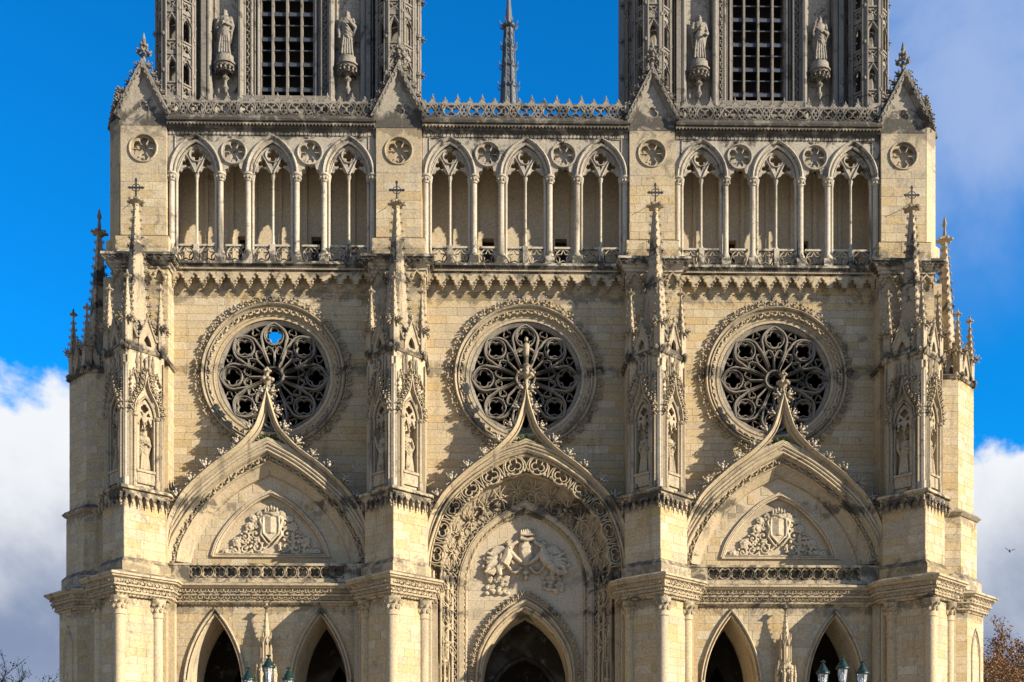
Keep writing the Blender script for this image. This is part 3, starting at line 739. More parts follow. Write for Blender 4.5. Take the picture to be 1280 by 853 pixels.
# ------------------------------------------------------------------ statues (carved figures, one closed surface each)
def fuse(mb, name, mat, voxel):
    me = mb.mesh('raw', mat); o = D.objects.new('raw', me); COL.objects.link(o)
    md = o.modifiers.new('r', 'REMESH'); md.mode = 'VOXEL'; md.voxel_size = voxel
    dg = bpy.context.evaluated_depsgraph_get(); out = D.meshes.new_from_object(o.evaluated_get(dg)); out.name = name
    D.objects.remove(o); D.meshes.remove(me)
    out.polygons.foreach_set('use_smooth', [True]*len(out.polygons)); out.materials.clear(); out.materials.append(mat)
    return out
def figure(h, seed, arms, beard=True, book=False, veil=False):
    """robed standing figure facing -y, feet at z = 0"""
    r = random.Random(seed); m = MB(); n = 28; sway = r.choice((-1, 1))*.018*h
    prof = [(0, .135, .10), (.05, .13, .10), (.18, .118, .092), (.34, .112, .088), (.47, .115, .088), (.56, .100, .080), (.64, .098, .080), (.72, .115, .085), (.79, .120, .080), (.825, .095, .065), (.85, .05, .045), (.88, .038, .040)]
    vs = []; ph = [r.uniform(0, 6) for _ in range(4)]
    for t, rx, ry in prof:
        amp = .16*max(0, 1-t/.75); cx = sway*math.sin(t*PI*1.1)
        for k in range(n):
            a = 2*PI*k/n
            f = 1+amp*(.6*math.sin(7*a+ph[0]+t*3)+.5*math.sin(11*a+ph[1]-t*5))
            vs.append((cx+rx*h*f*math.cos(a), ry*h*f*math.sin(a), t*h))
    fs = [(i*n+k, i*n+(k+1) % n, (i+1)*n+(k+1) % n, (i+1)*n+k) for i in range(len(prof)-1) for k in range(n)]
    fs += [tuple(range(n))[::-1], tuple(range((len(prof)-1)*n, len(prof)*n))]; m.add(vs, fs)
    hz = .925*h; hx = sway*.3
    m.ell((hx, -.012*h, hz), (.046*h, .055*h, .064*h)); m.ell((hx, -.068*h, hz-.004*h), (.010*h, .016*h, .018*h))
    m.ell((hx, -.045*h, hz+.016*h), (.036*h, .02*h, .008*h)); m.ell((hx, .012*h, hz+.012*h), (.056*h, .056*h, .066*h))
    for s in (-1, 1): m.ell((hx+s*.047*h, -.01*h, hz), (.008*h, .014*h, .02*h)); m.ell((hx+s*.045*h, .015*h, hz-.045*h), (.024*h, .035*h, .05*h))
    if beard: m.ell((hx, -.05*h, hz-.055*h), (.028*h, .026*h, .05*h))
    if veil: m.ell((hx, .02*h, hz-.04*h), (.07*h, .055*h, .11*h))
    for s, (ex, ey, ez), (wx, wy, wz) in ((-1, *arms[0]), (1, *arms[1])):
        A = (s*.115*h, 0, .795*h); E = (s*ex*h, -ey*h, ez*h); Wp = (s*wx*h, -wy*h, wz*h)
        m.tube([A, E], [.048*h, .042*h], 8); m.ell(A, .052*h); m.ell(E, .045*h); m.tube([E, Wp], [.044*h, .03*h], 8)
        dv = (Vector(Wp)-Vector(E)).normalized(); Hp = Vector(Wp)+dv*.025*h
        m.ell(Hp, (.022*h, .018*h, .026*h)); side = dv.cross(Vector((0, 1, 0))).normalized()
        for k in range(4): m.tube([Hp+side*(k-1.5)*.011*h, Hp+side*(k-1.5)*.013*h+dv*(.05-.006*abs(k-1.4))*h+Vector((0, -.008*h, 0))], [.008*h, .006*h], 5)
        m.tube([Hp-side*.016*h, Hp-side*.036*h+dv*.022*h], [.009*h, .006*h], 5)
        m.tube([E, (s*.13*h, 0, .5*h), (s*.12*h, .02*h, .28*h)], [.045*h, .04*h, .02*h], 7)       # hanging sleeve
    for k in range(4):                                                                           # slanting cloak folds
        z0 = .74-.07*k; s = 1 if seed % 2 else -1
        m.tube([(s*.11*h, -.05*h, z0*h), (0, -.105*h, (z0-.12)*h), (-s*.11*h, -.06*h, (z0-.26)*h)], [.022*h, .024*h, .015*h], 6)
    for k in range(5):
        x = (k-2)*.045*h; m.tube([(x*.7, -.085*h, .46*h), (x*1.05, -.10*h, .22*h), (x*1.2, -.112*h, .02*h)], [.012*h, .018*h, .022*h], 6)
    for s in (-1, 1): m.ell((s*.05*h, -.12*h, .015*h), (.03*h, .055*h, .02*h))
    if book: m.add([v for v in [((s*.05)*h-.02*h, y*h, z*h) for z in (.60, .72) for s, y in ((-1, -.13), (1, -.15), (1, -.12), (-1, -.10))]], [(0, 1, 2, 3), (4, 7, 6, 5), (0, 4, 5, 1), (1, 5, 6, 2), (2, 6, 7, 3), (3, 7, 4, 0)])
    return m
ARMS = {'fold': (((.17, .02, .62), (.03, .13, .68)), ((.17, .02, .62), (.04, .14, .62))),
        'book': (((.17, .03, .60), (.04, .14, .63)), ((.18, .0, .60), (.13, .12, .52))),
        'down': (((.18, .0, .60), (.17, .05, .44)), ((.17, .03, .61), (.05, .13, .70))),
        'bless': (((.17, .06, .64), (.13, .15, .78)), ((.17, .02, .6), (.06, .13, .60)))}
FIG = [fuse(figure(2.65, 3, ARMS['fold']), 'figure', M_GREY, .024), fuse(figure(2.65, 4, ARMS['down']), 'figure', M_GREY, .024),
       fuse(figure(2.65, 5, ARMS['book'], book=True), 'figure', M_GREY, .024), fuse(figure(2.65, 6, ARMS['bless'], beard=False), 'figure', M_GREY, .024)]
NFIG = [fuse(figure(2.15, 13, ARMS['book'], book=True), 'figure', M_WORN, .022), fuse(figure(2.15, 14, ARMS['fold'], beard=False, veil=True), 'figure', M_WORN, .022),
        fuse(figure(2.15, 15, ARMS['bless']), 'figure', M_WORN, .022), fuse(figure(2.15, 16, ARMS['down'], beard=False, veil=True), 'figure', M_WORN, .022)]

# ------------------------------------------------------------------ buttresses with niches and pinnacles
def dia(h, yc, back=0.0): return [(-h, back), (-h, yc), (0, yc-h), (h, yc), (h, back)]
CORN = [(-.4, 11.47), (.05, 11.47), (.09, 11.56), (.20, 11.60), (.22, 11.68), (.17, 11.74), (.19, 11.86), (.34, 11.92), (.36, 12.0), (.30, 12.06), (.34, 12.22), (.50, 12.30), (.52, 12.36), (.60, 12.40), (.60, 12.50), (-.1, 12.74), (-.4, 12.80)]
def corn_leaves(m, a, b, n):
    o = Vector((n[0], n[1], 0))
    for off, z, sz, sp in ((.24, 11.80, .62, .17), (.38, 12.13, .72, .19), (.12, 11.56, .4, .2)):
        leaf_row(m, Vector((a[0], a[1], z))+o*off, Vector((b[0], b[1], z))+o*off, sp, sz, n)
def spire(m, x, y, z0, z1, r0, r1, n=4, step=.42, cs=.8):
    m.lathe([(r0, z0), (r1, z1)], (x, y), n)
    H = z1-z0; k = int(H/step)
    for i in range(k):
        f = (i+.4)/k; r = r0+(r1-r0)*f; z = z0+H*f; s = cs*(1-.45*f)
        for a in range(4):
            w = a*PI/2; M_ = T(x+r*.92*math.cos(w), y+r*.92*math.sin(w), z) @ RZ(w) @ RY(PI/2) @ RZ(PI) @ SC(s*.75, s*.6, s*.6)
            m.stamp(CROCK, M_)
    m.lathe([(r1, z1), (r1*1.1, z1+.1), (r1*2.6, z1+.2), (r1*1.5, z1+.34), (r1*1.0, z1+.42)], (x, y), 8)
    for a in range(6): m.ell((x+r1*2.6*math.cos(a*PI/3), y+r1*2.6*math.sin(a*PI/3), z1+.24), (.09*cs+.02, .09*cs+.02, .08*cs))
def small_pinnacle(p, x, y, z0, h, s=1.0):
    m = MB(); m.lathe([(.20*s, z0), (.20*s, z0+.32*h), (.26*s, z0+.34*h), (.19*s, z0+.37*h)], (x, y), 4)
    for a in range(4):
        w = a*PI/2+PI/4; m.stamp(CROCK, T(x+.16*math.cos(w)*s, y+.16*math.sin(w)*s, z0+.36*h) @ RZ(w) @ RY(PI/2) @ RZ(PI) @ SC(.75*s))
        m.ell((x+.2*s*math.cos(w), y+.2*s*math.sin(w), z0-.05), (.12*s, .12*s, .14*s)); m.ell((x+.2*s*math.cos(w), y+.2*s*math.sin(w), z0-.2), (.07*s, .07*s, .1*s))
    spire(m, x, y, z0+.37*h, z0+.92*h, .17*s, .04*s, 4, .34, .62*s)
    m.ell((x, y, z0+h+.2), (.05, .05, .1))
    m.build('pinnacle', M_WORN, p)
def niche_face(b, Mx, w):
    f = MB(Mx); h = w/2; arch = pointed(0, .47, 20.6, 21.6, 9)
    f.plate([[(-h, 17.02), (h, 17.02), (h, 23.86), (-h, 23.86)], [(-.47, 17.98)]+arch+[(.47, 17.98)]], 0, .62)
    f.box(-h+.05, h-.05, .58, .75, 17.1, 22.5)
    o = f.build('niche', M_CARV, b)
    c = MB(Mx)
    for s in (-1, 1):
        c.lathe([(.12, 17.05), (.12, 17.5), (.075, 17.6), (.075, 20.45), (.12, 20.6), (.13, 20.7)], (s*.60, -.10), 8)
        c.lathe([(.05, 17.3), (.05, 20.5), (.08, 20.65)], (s*.47, -.03), 6)
        c.lathe([(.11, 17.05), (.11, 21.2), (.13, 21.25), (.02, 22.0)], (s*.82, -.08), 4)
        for k in range(3): c.ell((s*.82, -.15, 21.3+k*.2), (.10-.02*k, .08, .05))
        c.ell((s*.60, -.15, 20.6), (.15, .12, .1))
    c.box(-.50, .50, -.16, .56, 17.86, 17.98); c.box(-.44, .44, -.10, .5, 17.3, 17.855)
    c.sweep([(-.47, 20.6)]+arch[1:-1]+[(.47, 20.6)], [(0, -.3), (0, .06), (.06, .10), (.11, .06), (.11, -.1)], 0)
    hood = mirror(catmull([(-.66, 20.75), (-.58, 21.25), (-.36, 21.65), (-.16, 22.0), (-.06, 22.4), (0, 22.85)], 4))
    c.sweep(hood, bar(.11, .20), -.02)
    for M_ in path_frames(hood, .27, -.14, .1, .1):
        x = M_.translation.x
        c.stamp(CROCK, M_ @ (SC(-.95, 1, 1) if x > 0 else SC(.95, 1, 1)))
    c.lathe([(.06, 22.75), (.05, 22.9), (.15, 23.0), (.06, 23.1), (.05, 23.35), (.10, 23.42), (.02, 23.6)], (0, -.1), 8)
    for a in range(6): c.ell((.15*math.cos(a*PI/3), -.1+.15*math.sin(a*PI/3), 23.02), (.08, .08, .08))
    for s in (-1, 1):
        c.lathe([(.06, 21.2), (.06, 23.2), (.10, 23.25), (.01, 23.8)], (s*.42, -.06), 4); c.lathe([(.05, 21.9), (.05, 23.5), (.08, 23.55), (.01, 23.9)], (s*.22, -.06), 4)
        c.sweep([(s*.82, 22.3), (s*.62, 22.9), (s*.42, 22.3)], bar(.07, .1), -.02); c.sweep([(s*.96, 17.1), (s*.96, 23.5)], bar(.09, .1), 0)
        for k in range(4): c.ell((s*(.80-.1*k), -.1, 22.4+.15*k), (.07, .07, .07)); c.ell((s*.82, -.1, 21.6+.25*k), (.08, .08, .06))
    c.build('canopy', M_WORN, o, smooth=40)
    t = MB(Mx)
    hd = pointed(0, .44, 20.62, 21.52, 9)
    t.plate([hd+[(.40, 20.55), (.33, 20.3), (.18, 20.62), (.07, 20.32), (0, 20.05), (-.07, 20.32), (-.18, 20.62), (-.33, 20.3), (-.40, 20.55)], foil(0, 21.08, 4, .11, .11)[::-1], foil(.2, 20.78, 3, .05, .06)[::-1], foil(-.2, 20.78, 3, .05, .06)[::-1]], .04, .16)
    for x, z in ((0, 20.05), (-.33, 20.3), (.33, 20.3), (-.07, 20.35), (.07, 20.35)): t.ell((x, .06, z), (.08, .09, .09))
    t.build('tracery', M_WORN, o)
    return o
def buttress(lh=1.85, lyc=-2.7, plain=False):
    b = MB()
    qh, qy = (lh-.32, lyc-.17) if not plain else (lh, lyc)
    L = dia(qh, qy, .3); mh = 1.6 if not plain else 1.5; ma = 1.9 if not plain else 1.9
    b.prism(L, 0, 11.5)
    b.prism(dia(mh+.16, -ma-.2, .3), 12.5, 13.28); b.prism(dia(mh+.16, -ma-.2, .3), 13.28, 13.52, dia(mh-.03, -ma-.12, .3))
    b.prism(dia(mh-.03, -ma-.12+.0, .3), 13.4, 16.75)
    core = dia(1.45, -1.9, .3)
    if plain:
        b.prism(dia(1.42, -1.9, .3), 16.6, 23.9)
        b.plan([(-1.5, .3), (-1.5, -1.95), (0, -3.45), (1.5, -1.95), (1.5, .3)], [(-.1, 16.5), (.1, 16.6), (.22, 16.75), (.1, 16.9), (-.1, 17.0)])
    else:
        b.prism(dia(.95, -1.9, .3), 16.9, 23.85)
    b.prism([(-1.40, -1.05), (1.40, -1.05), (1.40, .3), (-1.40, .3)], 16.9, 28.86)
    o = b.build('buttress', M_ASH, cath)
    st = MB(); sd = 300+int(lh*10)+(7 if plain else 0)
    P = dia(qh, qy)
    for i in (1, 2): face(st, P[i], P[i+1], 7.0, 11.46, sd+i, .40, None, .6, 1.3)
    face(st, P[0], P[1], 7.0, 11.46, sd+5, .4, None, .6, 1.3); face(st, P[3], P[4], 7.0, 11.46, sd+6, .4, None, .6, 1.3)
    P = dia(mh-.03, -ma-.12)
    for i in (0, 1, 2, 3): face(st, P[i], P[i+1], 13.52, 16.15 if not plain else 16.4, sd+10+i, .43, None, .6, 1.3)
    P = [(-1.40, .0), (-1.40, -1.05), (1.40, -1.05), (1.40, .0)]
    for i in (0, 1, 2): face(st, P[i], P[i+1], 23.9 if i == 1 else 17.1, 28.3, sd+20+i, .42, None, .6, 1.2)
    if plain:
        P = dia(1.42, -1.9)
        for i in (0, 1, 2, 3): face(st, P[i], P[i+1], 17.0, 23.85, sd+30+i, .46, None, .6, 1.3)
    st.build('ashlar', M_ASH, o, kind='stuff')
    # lower cornice
    Lc = [(-lh, .2), (-lh, lyc), (0, lyc-lh), (lh, lyc), (lh, .2)]
    c = MB(); c.plan(Lc, CORN); cn = c.build('cornice', M_CARV, o)
    lv = MB(); q = math.sqrt(.5)
    corn_leaves(lv, (-lh-.1, lyc-.05), (0, lyc-lh-.1), (-q, -q, 0)); corn_leaves(lv, (0, lyc-lh-.1), (lh+.1, lyc-.05), (q, -q, 0))
    corn_leaves(lv, (-lh, -2.0), (-lh, lyc), (-1, 0, 0)); corn_leaves(lv, (lh, lyc), (lh, -2.0), (1, 0, 0))
    lv.build('leaf_band', M_WORN, o, smooth=60, kind='stuff')
    # engaged columns on the lower stage
    if not plain:
        for x, y in ((-qh+.12, qy-.02), (0, qy-qh+.12), (qh-.12, qy-.02)):
            k = MB(); k.lathe([(.27, 0), (.27, 10.55), (.31, 10.58), (.28, 10.66), (.33, 11.1), (.42, 11.3), (.42, 11.46)], (x, y), 14)
            for a in range(9):
                w = 2*PI*a/9; k.ell((x+.33*math.cos(w), y+.33*math.sin(w), 10.95), (.10, .10, .13)); k.ell((x+.38*math.cos(w+.3), y+.38*math.sin(w+.3), 11.2), (.09, .09, .09))
            k.build('column', M_ASH, o, smooth=35)
        k = MB()
        for sx in (-1, 1):
            k.box(min(sx*(qh-.05), sx*(qh+.22)), max(sx*(qh-.05), sx*(qh+.22)), qy+.32, -1.9, 0, 11.468)
            k.box(min(sx*(qh+.25), sx*(qh+.55)), max(sx*(qh+.25), sx*(qh+.55)), qy+.62, -1.9, 0, 11.466)
            k.lathe([(.06, 0), (.06, 11.46)], (sx*(qh+.23), qy+.45), 6)
            leaf_row(k, (sx*(qh+.10), qy+.30, 6.8), (sx*(qh+.10), qy+.30, 11.3), .2, .5)
        k.build('pilaster', M_ASH, o)
    else:
        for s in (-1, 1):
            k = MB(T(s*lh/2, lyc-lh/2, 0) @ RZ(s*PI/4)); k.sweep(pointed(0, .52, 9.3, 10.7, 9), bar(.09, .08), 0); k.sweep([(-.52, 0), (-.52, 9.3)], bar(.09, .08), 0); k.sweep([(.52, 9.3), (.52, 0)], bar(.09, .08), 0)
            k.sweep(pointed(0, .40, 9.3, 10.4, 9), bar(.06, .05), 0); k.build('blind_lancet', M_ASH, o)
    # console under the niches
    if not plain:
        c = MB()
        c.plan([(-1.62, .2), (-1.62, -2.02), (0, -3.64), (1.62, -2.02), (1.62, .2)], [(-.2, 16.72), (.10, 16.72), (.14, 16.80), (.26, 16.84), (.26, 16.96), (.05, 17.06), (-.4, 17.06)])
        c.plan([(-1.62, .2), (-1.62, -2.02), (0, -3.64), (1.62, -2.02), (1.62, .2)], [(-.2, 16.6), (.02, 16.6), (.06, 16.73), (-.2, 16.73)])
        con = c.build('console', M_CARV, o)
        f = MB()
        for s in (-1, 1):
            f.M = T(s*.81, -2.83, 0) @ RZ(s*PI/4); w = 2.3; n = 6; u = w/n; lp = [(-w/2, 16.7), (-w/2, 16.35)]
            for i in range(n):
                x0 = -w/2+i*u; cx = x0+u/2; lp += [(x0+.04, 16.2), (cx-.13, 16.36), (cx-.09, 16.5), (cx, 16.58), (cx+.09, 16.5), (cx+.13, 16.36), (x0+u-.04, 16.2)]
            lp += [(w/2, 16.35), (w/2, 16.7)]
            f.plate([lp[::-1]], -.20, -.02)
            for i in range(n+1): f.ell((-w/2+i*u, -.16, 16.18), (.07, .08, .08)); f.ell((-w/2+i*u, -.2, 16.42), (.09, .07, .06)); f.ell((-w/2+i*u, -.14, 16.06), (.04, .05, .07))
            f.M = None
        f.build('hanging_cusps', M_WORN, o, kind='stuff')
        for s in (-1, 1): niche_face(o, T(s*.725, -2.625, 0) @ RZ(s*PI/4), 2.05)
        k = MB()
        k.lathe([(.10, 17.06), (.10, 23.0), (.16, 23.1)], (0, -3.32), 8); k.lathe([(.07, 17.06), (.07, 22.8)], (-.20, -3.17), 8); k.lathe([(.07, 17.06), (.07, 22.8)], (.20, -3.17), 8)
        k.lathe([(.15, 17.06), (.15, 17.5), (.1, 17.55)], (0, -3.32), 8)
        k.build('corner_shaft', M_PALE, o, smooth=40)
    # crown of gablets, small pinnacles and the tall crocketed pinnacle
    b = MB(); b.plan([(-1.45, .2), (-1.45, -1.9), (0, -3.35), (1.45, -1.9), (1.45, .2)], [(-.5, 23.84), (.05, 23.84), (.14, 23.96), (.05, 24.06), (-.5, 24.10)])
    b.lathe([(1.02, 24.0), (.90, 25.0), (.62, 25.7)], (0, -1.75), 8, PI/8)
    for k in range(8):
        a = k*PI/4; b.M = T(0, -1.75, 0) @ RZ(a); wv = .46
        b.plate([[(-wv, 24.0), (wv, 24.0), (wv*.95, 24.55), (0, 25.5), (-wv*.95, 24.55)], pointed(0, .22, 24.2, 24.75, 5)], -1.16, -1.0)
        b.sweep([(-wv, 24.5), (0, 25.6), (wv, 24.5)], bar(.1, .1), -1.14)
        for sx in (-1, 1):
            for i in range(3): b.ell((sx*wv*(1-(i+.5)/3), -1.16, 24.62+(i+.5)*.33), (.10, .10, .09))
        b.ell((0, -1.16, 25.75), (.09, .09, .13)); b.ell((0, -1.14, 23.95), (.12, .1, .12))
        b.M = None
    b.build('gablet_crown', M_WORN, o)
    h = 3.0
    for x, y, z, hh in ((-1.28, -1.95, 24.1, h+.2), (1.28, -1.95, 24.1, h+.2), (0, -3.12, 24.1, h+.4)): small_pinnacle(o, x, y, z, hh, 1.3)
    p = MB(); spire(p, 0, -1.75, 24.6, 31.6, .74, .14, 4, .42, 1.15)
    for a in range(4):
        w = a*PI/2+PI/4
        p.tube([(0+.30*math.cos(w), -1.75+.30*math.sin(w), 25.2), (.06*math.cos(w), -1.75+.06*math.sin(w), 31.4)], [.07, .02], 4)
    p.build('spire', M_WORN, o)
    if not plain:
        x = MB(); y = -1.75
        x.box(-.035, .035, y-.03, y+.03, 31.9, 32.95); x.box(-.33, .33, y-.028, y+.028, 32.50, 32.58)
        for cx, cz in ((-.36, 32.54), (.36, 32.54), (0, 32.98)): x.ell((cx, y, cz), (.06, .05, .06)); x.ell((cx*.86, y, cz-(.07 if cx == 0 else 0)), (.1 if cx == 0 else .04, .04, .04 if cx == 0 else .1))
        for sx in (-1, 1):
            for sz in (-1, 1): x.tube([(sx*.05, y, 32.54+sz*.18), (sx*.14, y, 32.54+sz*.14), (sx*.2, y, 32.54+sz*.05)], .022, 4)
        x.build('cross', M_IRON, o)
        ch = MB(); pts = [(0, -1.75, 32.2), (-.4, -1.3, 32.02), (-.8, -.95, 31.95), (-1.05, -.62, 31.98)]
        ch.tube(pts, .014, 4); ch.build('stay_wire', M_IRON, o)
    else:
        x = MB(); x.lathe([(.05, 31.9), (.10, 32.2), (.06, 32.5), (.13, 32.7), (.03, 33.1)], (0, -1.75), 6); x.build('finial', M_GREY, o)
    return o
bt0 = buttress(); bt0.location = (PIERS[0], 0, 0)
butts = [bt0]+[copy_tree(bt0, cath, (x, 0, 0)) for x in PIERS[1:]]
sb0 = buttress(1.5, -2.35, True); sb0.location = (-20.95, 1.5, 0); sb0.rotation_euler = (0, 0, -PI/2)
copy_tree(sb0, cath, (20.95, 1.5, 0), PI/2)
# cornice of the gallery level carried round the pier heads
def pier_cornice(bx):
    m = MB(); pl = [(-1.42, .3), (-1.42, -1.07), (1.42, -1.07), (1.42, .3)]
    m.plan(pl, [(-.3, 28.80), (.06, 28.80), (.08, 28.92), (.18, 28.97), (.2, 29.07), (.34, 29.11), (.36, 29.27), (.46, 29.31), (.46, 29.43), (-.6, 29.52)])
    c = m.build('cornice', M_PALE, cath, (bx, 0, 0)); r = MB()
    for a, b, n in (((-1.8, -1.42), (1.8, -1.42), (0, -1, 0)), ((-1.74, -.2), (-1.74, -1.4), (-1, 0, 0)), ((1.74, -1.4), (1.74, -.2), (1, 0, 0))):
        leaf_row(r, (a[0], a[1], 29.18), (b[0], b[1], 29.18), .14, .62, n)
    r.build('rope_moulding', M_GREY, c, smooth=60, kind='stuff')
    f = MB(); 
    for i in range(5):
        x = -1.3+i*.65
        f.ell((x, -1.22, 28.25), (.10, .12, .12)); f.ell((x-.11, -1.2, 28.45), (.10, .1, .10)); f.ell((x+.11, -1.2, 28.45), (.10, .1, .10)); f.ell((x, -1.18, 28.1), (.05, .06, .1))
        if i < 4: f.sweep([(x+.06, 28.3), (x+.14, 28.55), (x+.32, 28.72), (x+.50, 28.55), (x+.58, 28.3)], bar(.12, .16), -1.06)
    f.build('frieze', M_CARV, c, kind='stuff'); return c
pc0 = pier_cornice(PIERS[0])
for x in PIERS[1:]: copy_tree(pc0, cath, (x, 0, 0))

# ------------------------------------------------------------------ portals
YP = -1.6
def width_at(path):
    """x interval of an arch path over a band of heights, for laying stones inside it"""
    half = path[:len(path)//2+1]
    def at(z):
        if z < half[0][1]: return half[0][0]
        for a, b in zip(half, half[1:]):
            if a[1] <= z <= b[1]: return a[0]+(b[0]-a[0])*(z-a[1])/max(1e-6, b[1]-a[1])
        return None
    return at
HOOD = [(-131, -3), (-129, 18), (-122, 48), (-110, 73), (-94, 93), (-67, 117), (-45, 133), (-29, 147), (-15, 164), (-8, 182), (-3, 199)]
SIDE_A = [(-126, -3), (-124, 12), (-117, 31), (-94, 67), (-67, 93), (-34, 118), (0, 137)]
SIDE_B = [(-101, -3), (-97, 12), (-88, 33), (-70, 60), (-38, 89), (0, 108)]
SIDE_T = [(-73, 4), (-65, 26), (-47, 51), (-23, 73), (0, 85)]
CEN_A = [(-125, -20), (-124.5, 6), (-117, 35), (-101, 71), (-79, 95), (-57, 112), (-30, 129), (0, 139)]
CEN_R = [(-108, -20), (-106.5, 6), (-95, 49), (-64, 84), (-30, 102), (0, 111)]
CEN_F = [(-85, -40), (-84, -25), (-79, -5), (-64, 26), (-37, 51), (0, 73)]
CEN_I = [(-72.5, -40), (-72, -25), (-67, -5), (-54, 20), (-31, 41), (0, 56)]
DOOR_H = [(-63.5, -160), (-62, -135), (-57, -110), (-39, -79), (-19, -60), (0, -49)]
DOOR_O = [(-54, -160), (-52.5, -141), (-47, -120), (-37, -101), (-18, -81), (0, -70)]
def hood_and_gable(bx, A, apex, par_name, fin):
    hp = px(HOOD+[(0, apex)], 24.66); hood = mirror(catmull(hp, 5))
    low = [p for p in catmull(hp, 5) if p[1] <= px([(-45, 133)], 24.66)[0][1]+.02]
    low = [p for p in low if p[1] > 16.9]
    out = [(-5.25, A[0][1]), (-5.25, 16.82), (low[0][0]-.1, 16.82)]+low+[px([(0, 152)], 24.66)[0]]
    out = out+[(-x, z) for x, z in out[::-1][1:]]
    m = MB(); m.plate([out+A[::-1]], YP, -.02)
    m.box(-5.3, -4.35, YP-.12, -.03, 16.74, 16.86); m.box(4.35, 5.3, YP-.12, -.03, 16.74, 16.86)
    p = m.build(par_name, M_CARV, cath, (bx, 0, 0))
    st = MB()
    for s in (-1, 1):
        at = width_at(A)
        rects = ashlar(0, 0, 1.6, A[0][1]+.05, 16.7, 55+s, .43, None, .6, 1.2)
        q = []
        for a, b, z0, z1 in rects:
            lim = 5.25+at(z0)-.25
            if a < lim: q.append((a, min(b, lim), z0, z1) if s < 0 else (1.6-min(b, lim), 1.6-a, z0, z1))
        lay(st, [t for t in q if t[1]-t[0] > .08], (-5.25, YP) if s < 0 else (5.25-1.6, YP), (1, 0), 56)
    st.build('ashlar', M_ASH, p, kind='stuff')
    h = MB()
    h.sweep(hood, [(-.27, -.3), (-.27, .03), (-.23, .10), (-.18, .03), (-.10, .12), (-.06, .22), (-.01, .28), (.05, .20), (.06, .05), (.02, -.3)], YP)
    for n_, d_, r_ in ((.14, .02, .06), (.30, .03, .075), (.42, .0, .035)):
        cut = [q for q in A if q[1] > 13.7]; h.sweep(cut, roll(n_, d_, r_), YP)
    h.build('hood', M_CARV, p, smooth=35)
    rr = random.Random(int(bx)+40)
    cut = [q for q in hood]
    for sgn in (-1, 1):
        half = [q for q in hood if q[0]*sgn >= 0]; half = half if sgn < 0 else half
        fr = path_frames(half, .95, YP-.02, .30 if sgn < 0 else .15, .15 if sgn < 0 else .30)
        for M_ in fr:
            if M_.translation.z < 16.9: continue
            k = rr.uniform(1.2, 1.5)
            place('crocket', ME_CROCK, p, M=M_ @ (SC(k, k*1.1, k) if sgn < 0 else SC(-k, k*1.1, k)))
    f = MB(); z = hood[len(hood)//2][1]; y = YP-.02
    if fin:
        f.lathe([(.22, z-.3), (.14, z), (.12, z+.35), (.30, z+.5), (.34, z+.62), (.16, z+.72), (.15, z+.95), (.26, z+1.05), (.12, z+1.15)], (0, y), 8)
        f.lathe([(.11, z+1.1), (.13, z+1.6), (.20, z+1.9), (.15, z+2.15), (.06, z+2.22)], (0, y), 8); f.ell((0, y, z+2.4), (.11, .11, .15))
        f.tube([(-.38, y-.05, z+1.75), (0, y-.05, z+2.0), (.38, y-.05, z+1.75)], .07, 6)
        for k in range(8):
            a = k*PI/4; f.ell((.3*math.cos(a), y+.3*math.sin(a), z+.58), (.13, .13, .12)); f.ell((.42*math.cos(a), y+.42*math.sin(a), z+.72), (.08, .08, .08))
    else:
        f.lathe([(.20, z-.4), (.12, z-.1), (.10, z+.3), (.20, z+.4), (.24, z+.55), (.10, z+.65), (.09, z+.85), (.18, z+.95), (.04, z+1.2)], (0, y), 8)
        for k in range(6):
            a = k*PI/3; f.ell((.25*math.cos(a), y+.25*math.sin(a), z+.55), (.13, .13, .12)); f.ell((.15*math.cos(a), y+.15*math.sin(a), z+.98), (.08, .08, .08))
    for i in range(5):
        for s in (-1, 1): f.ell((s*(.12+.05*i), y, z-.1-.28*i), (.13, .14, .12))
    f.build('finial', M_WORN, p, smooth=50)
    return p
def lerp_path(a, b, f): return [(p[0]+(q[0]-p[0])*f, p[1]+(q[1]-p[1])*f) for p, q in zip(a, b)]
def at_y(path, y): return [(x, y, z) for x, z in path]
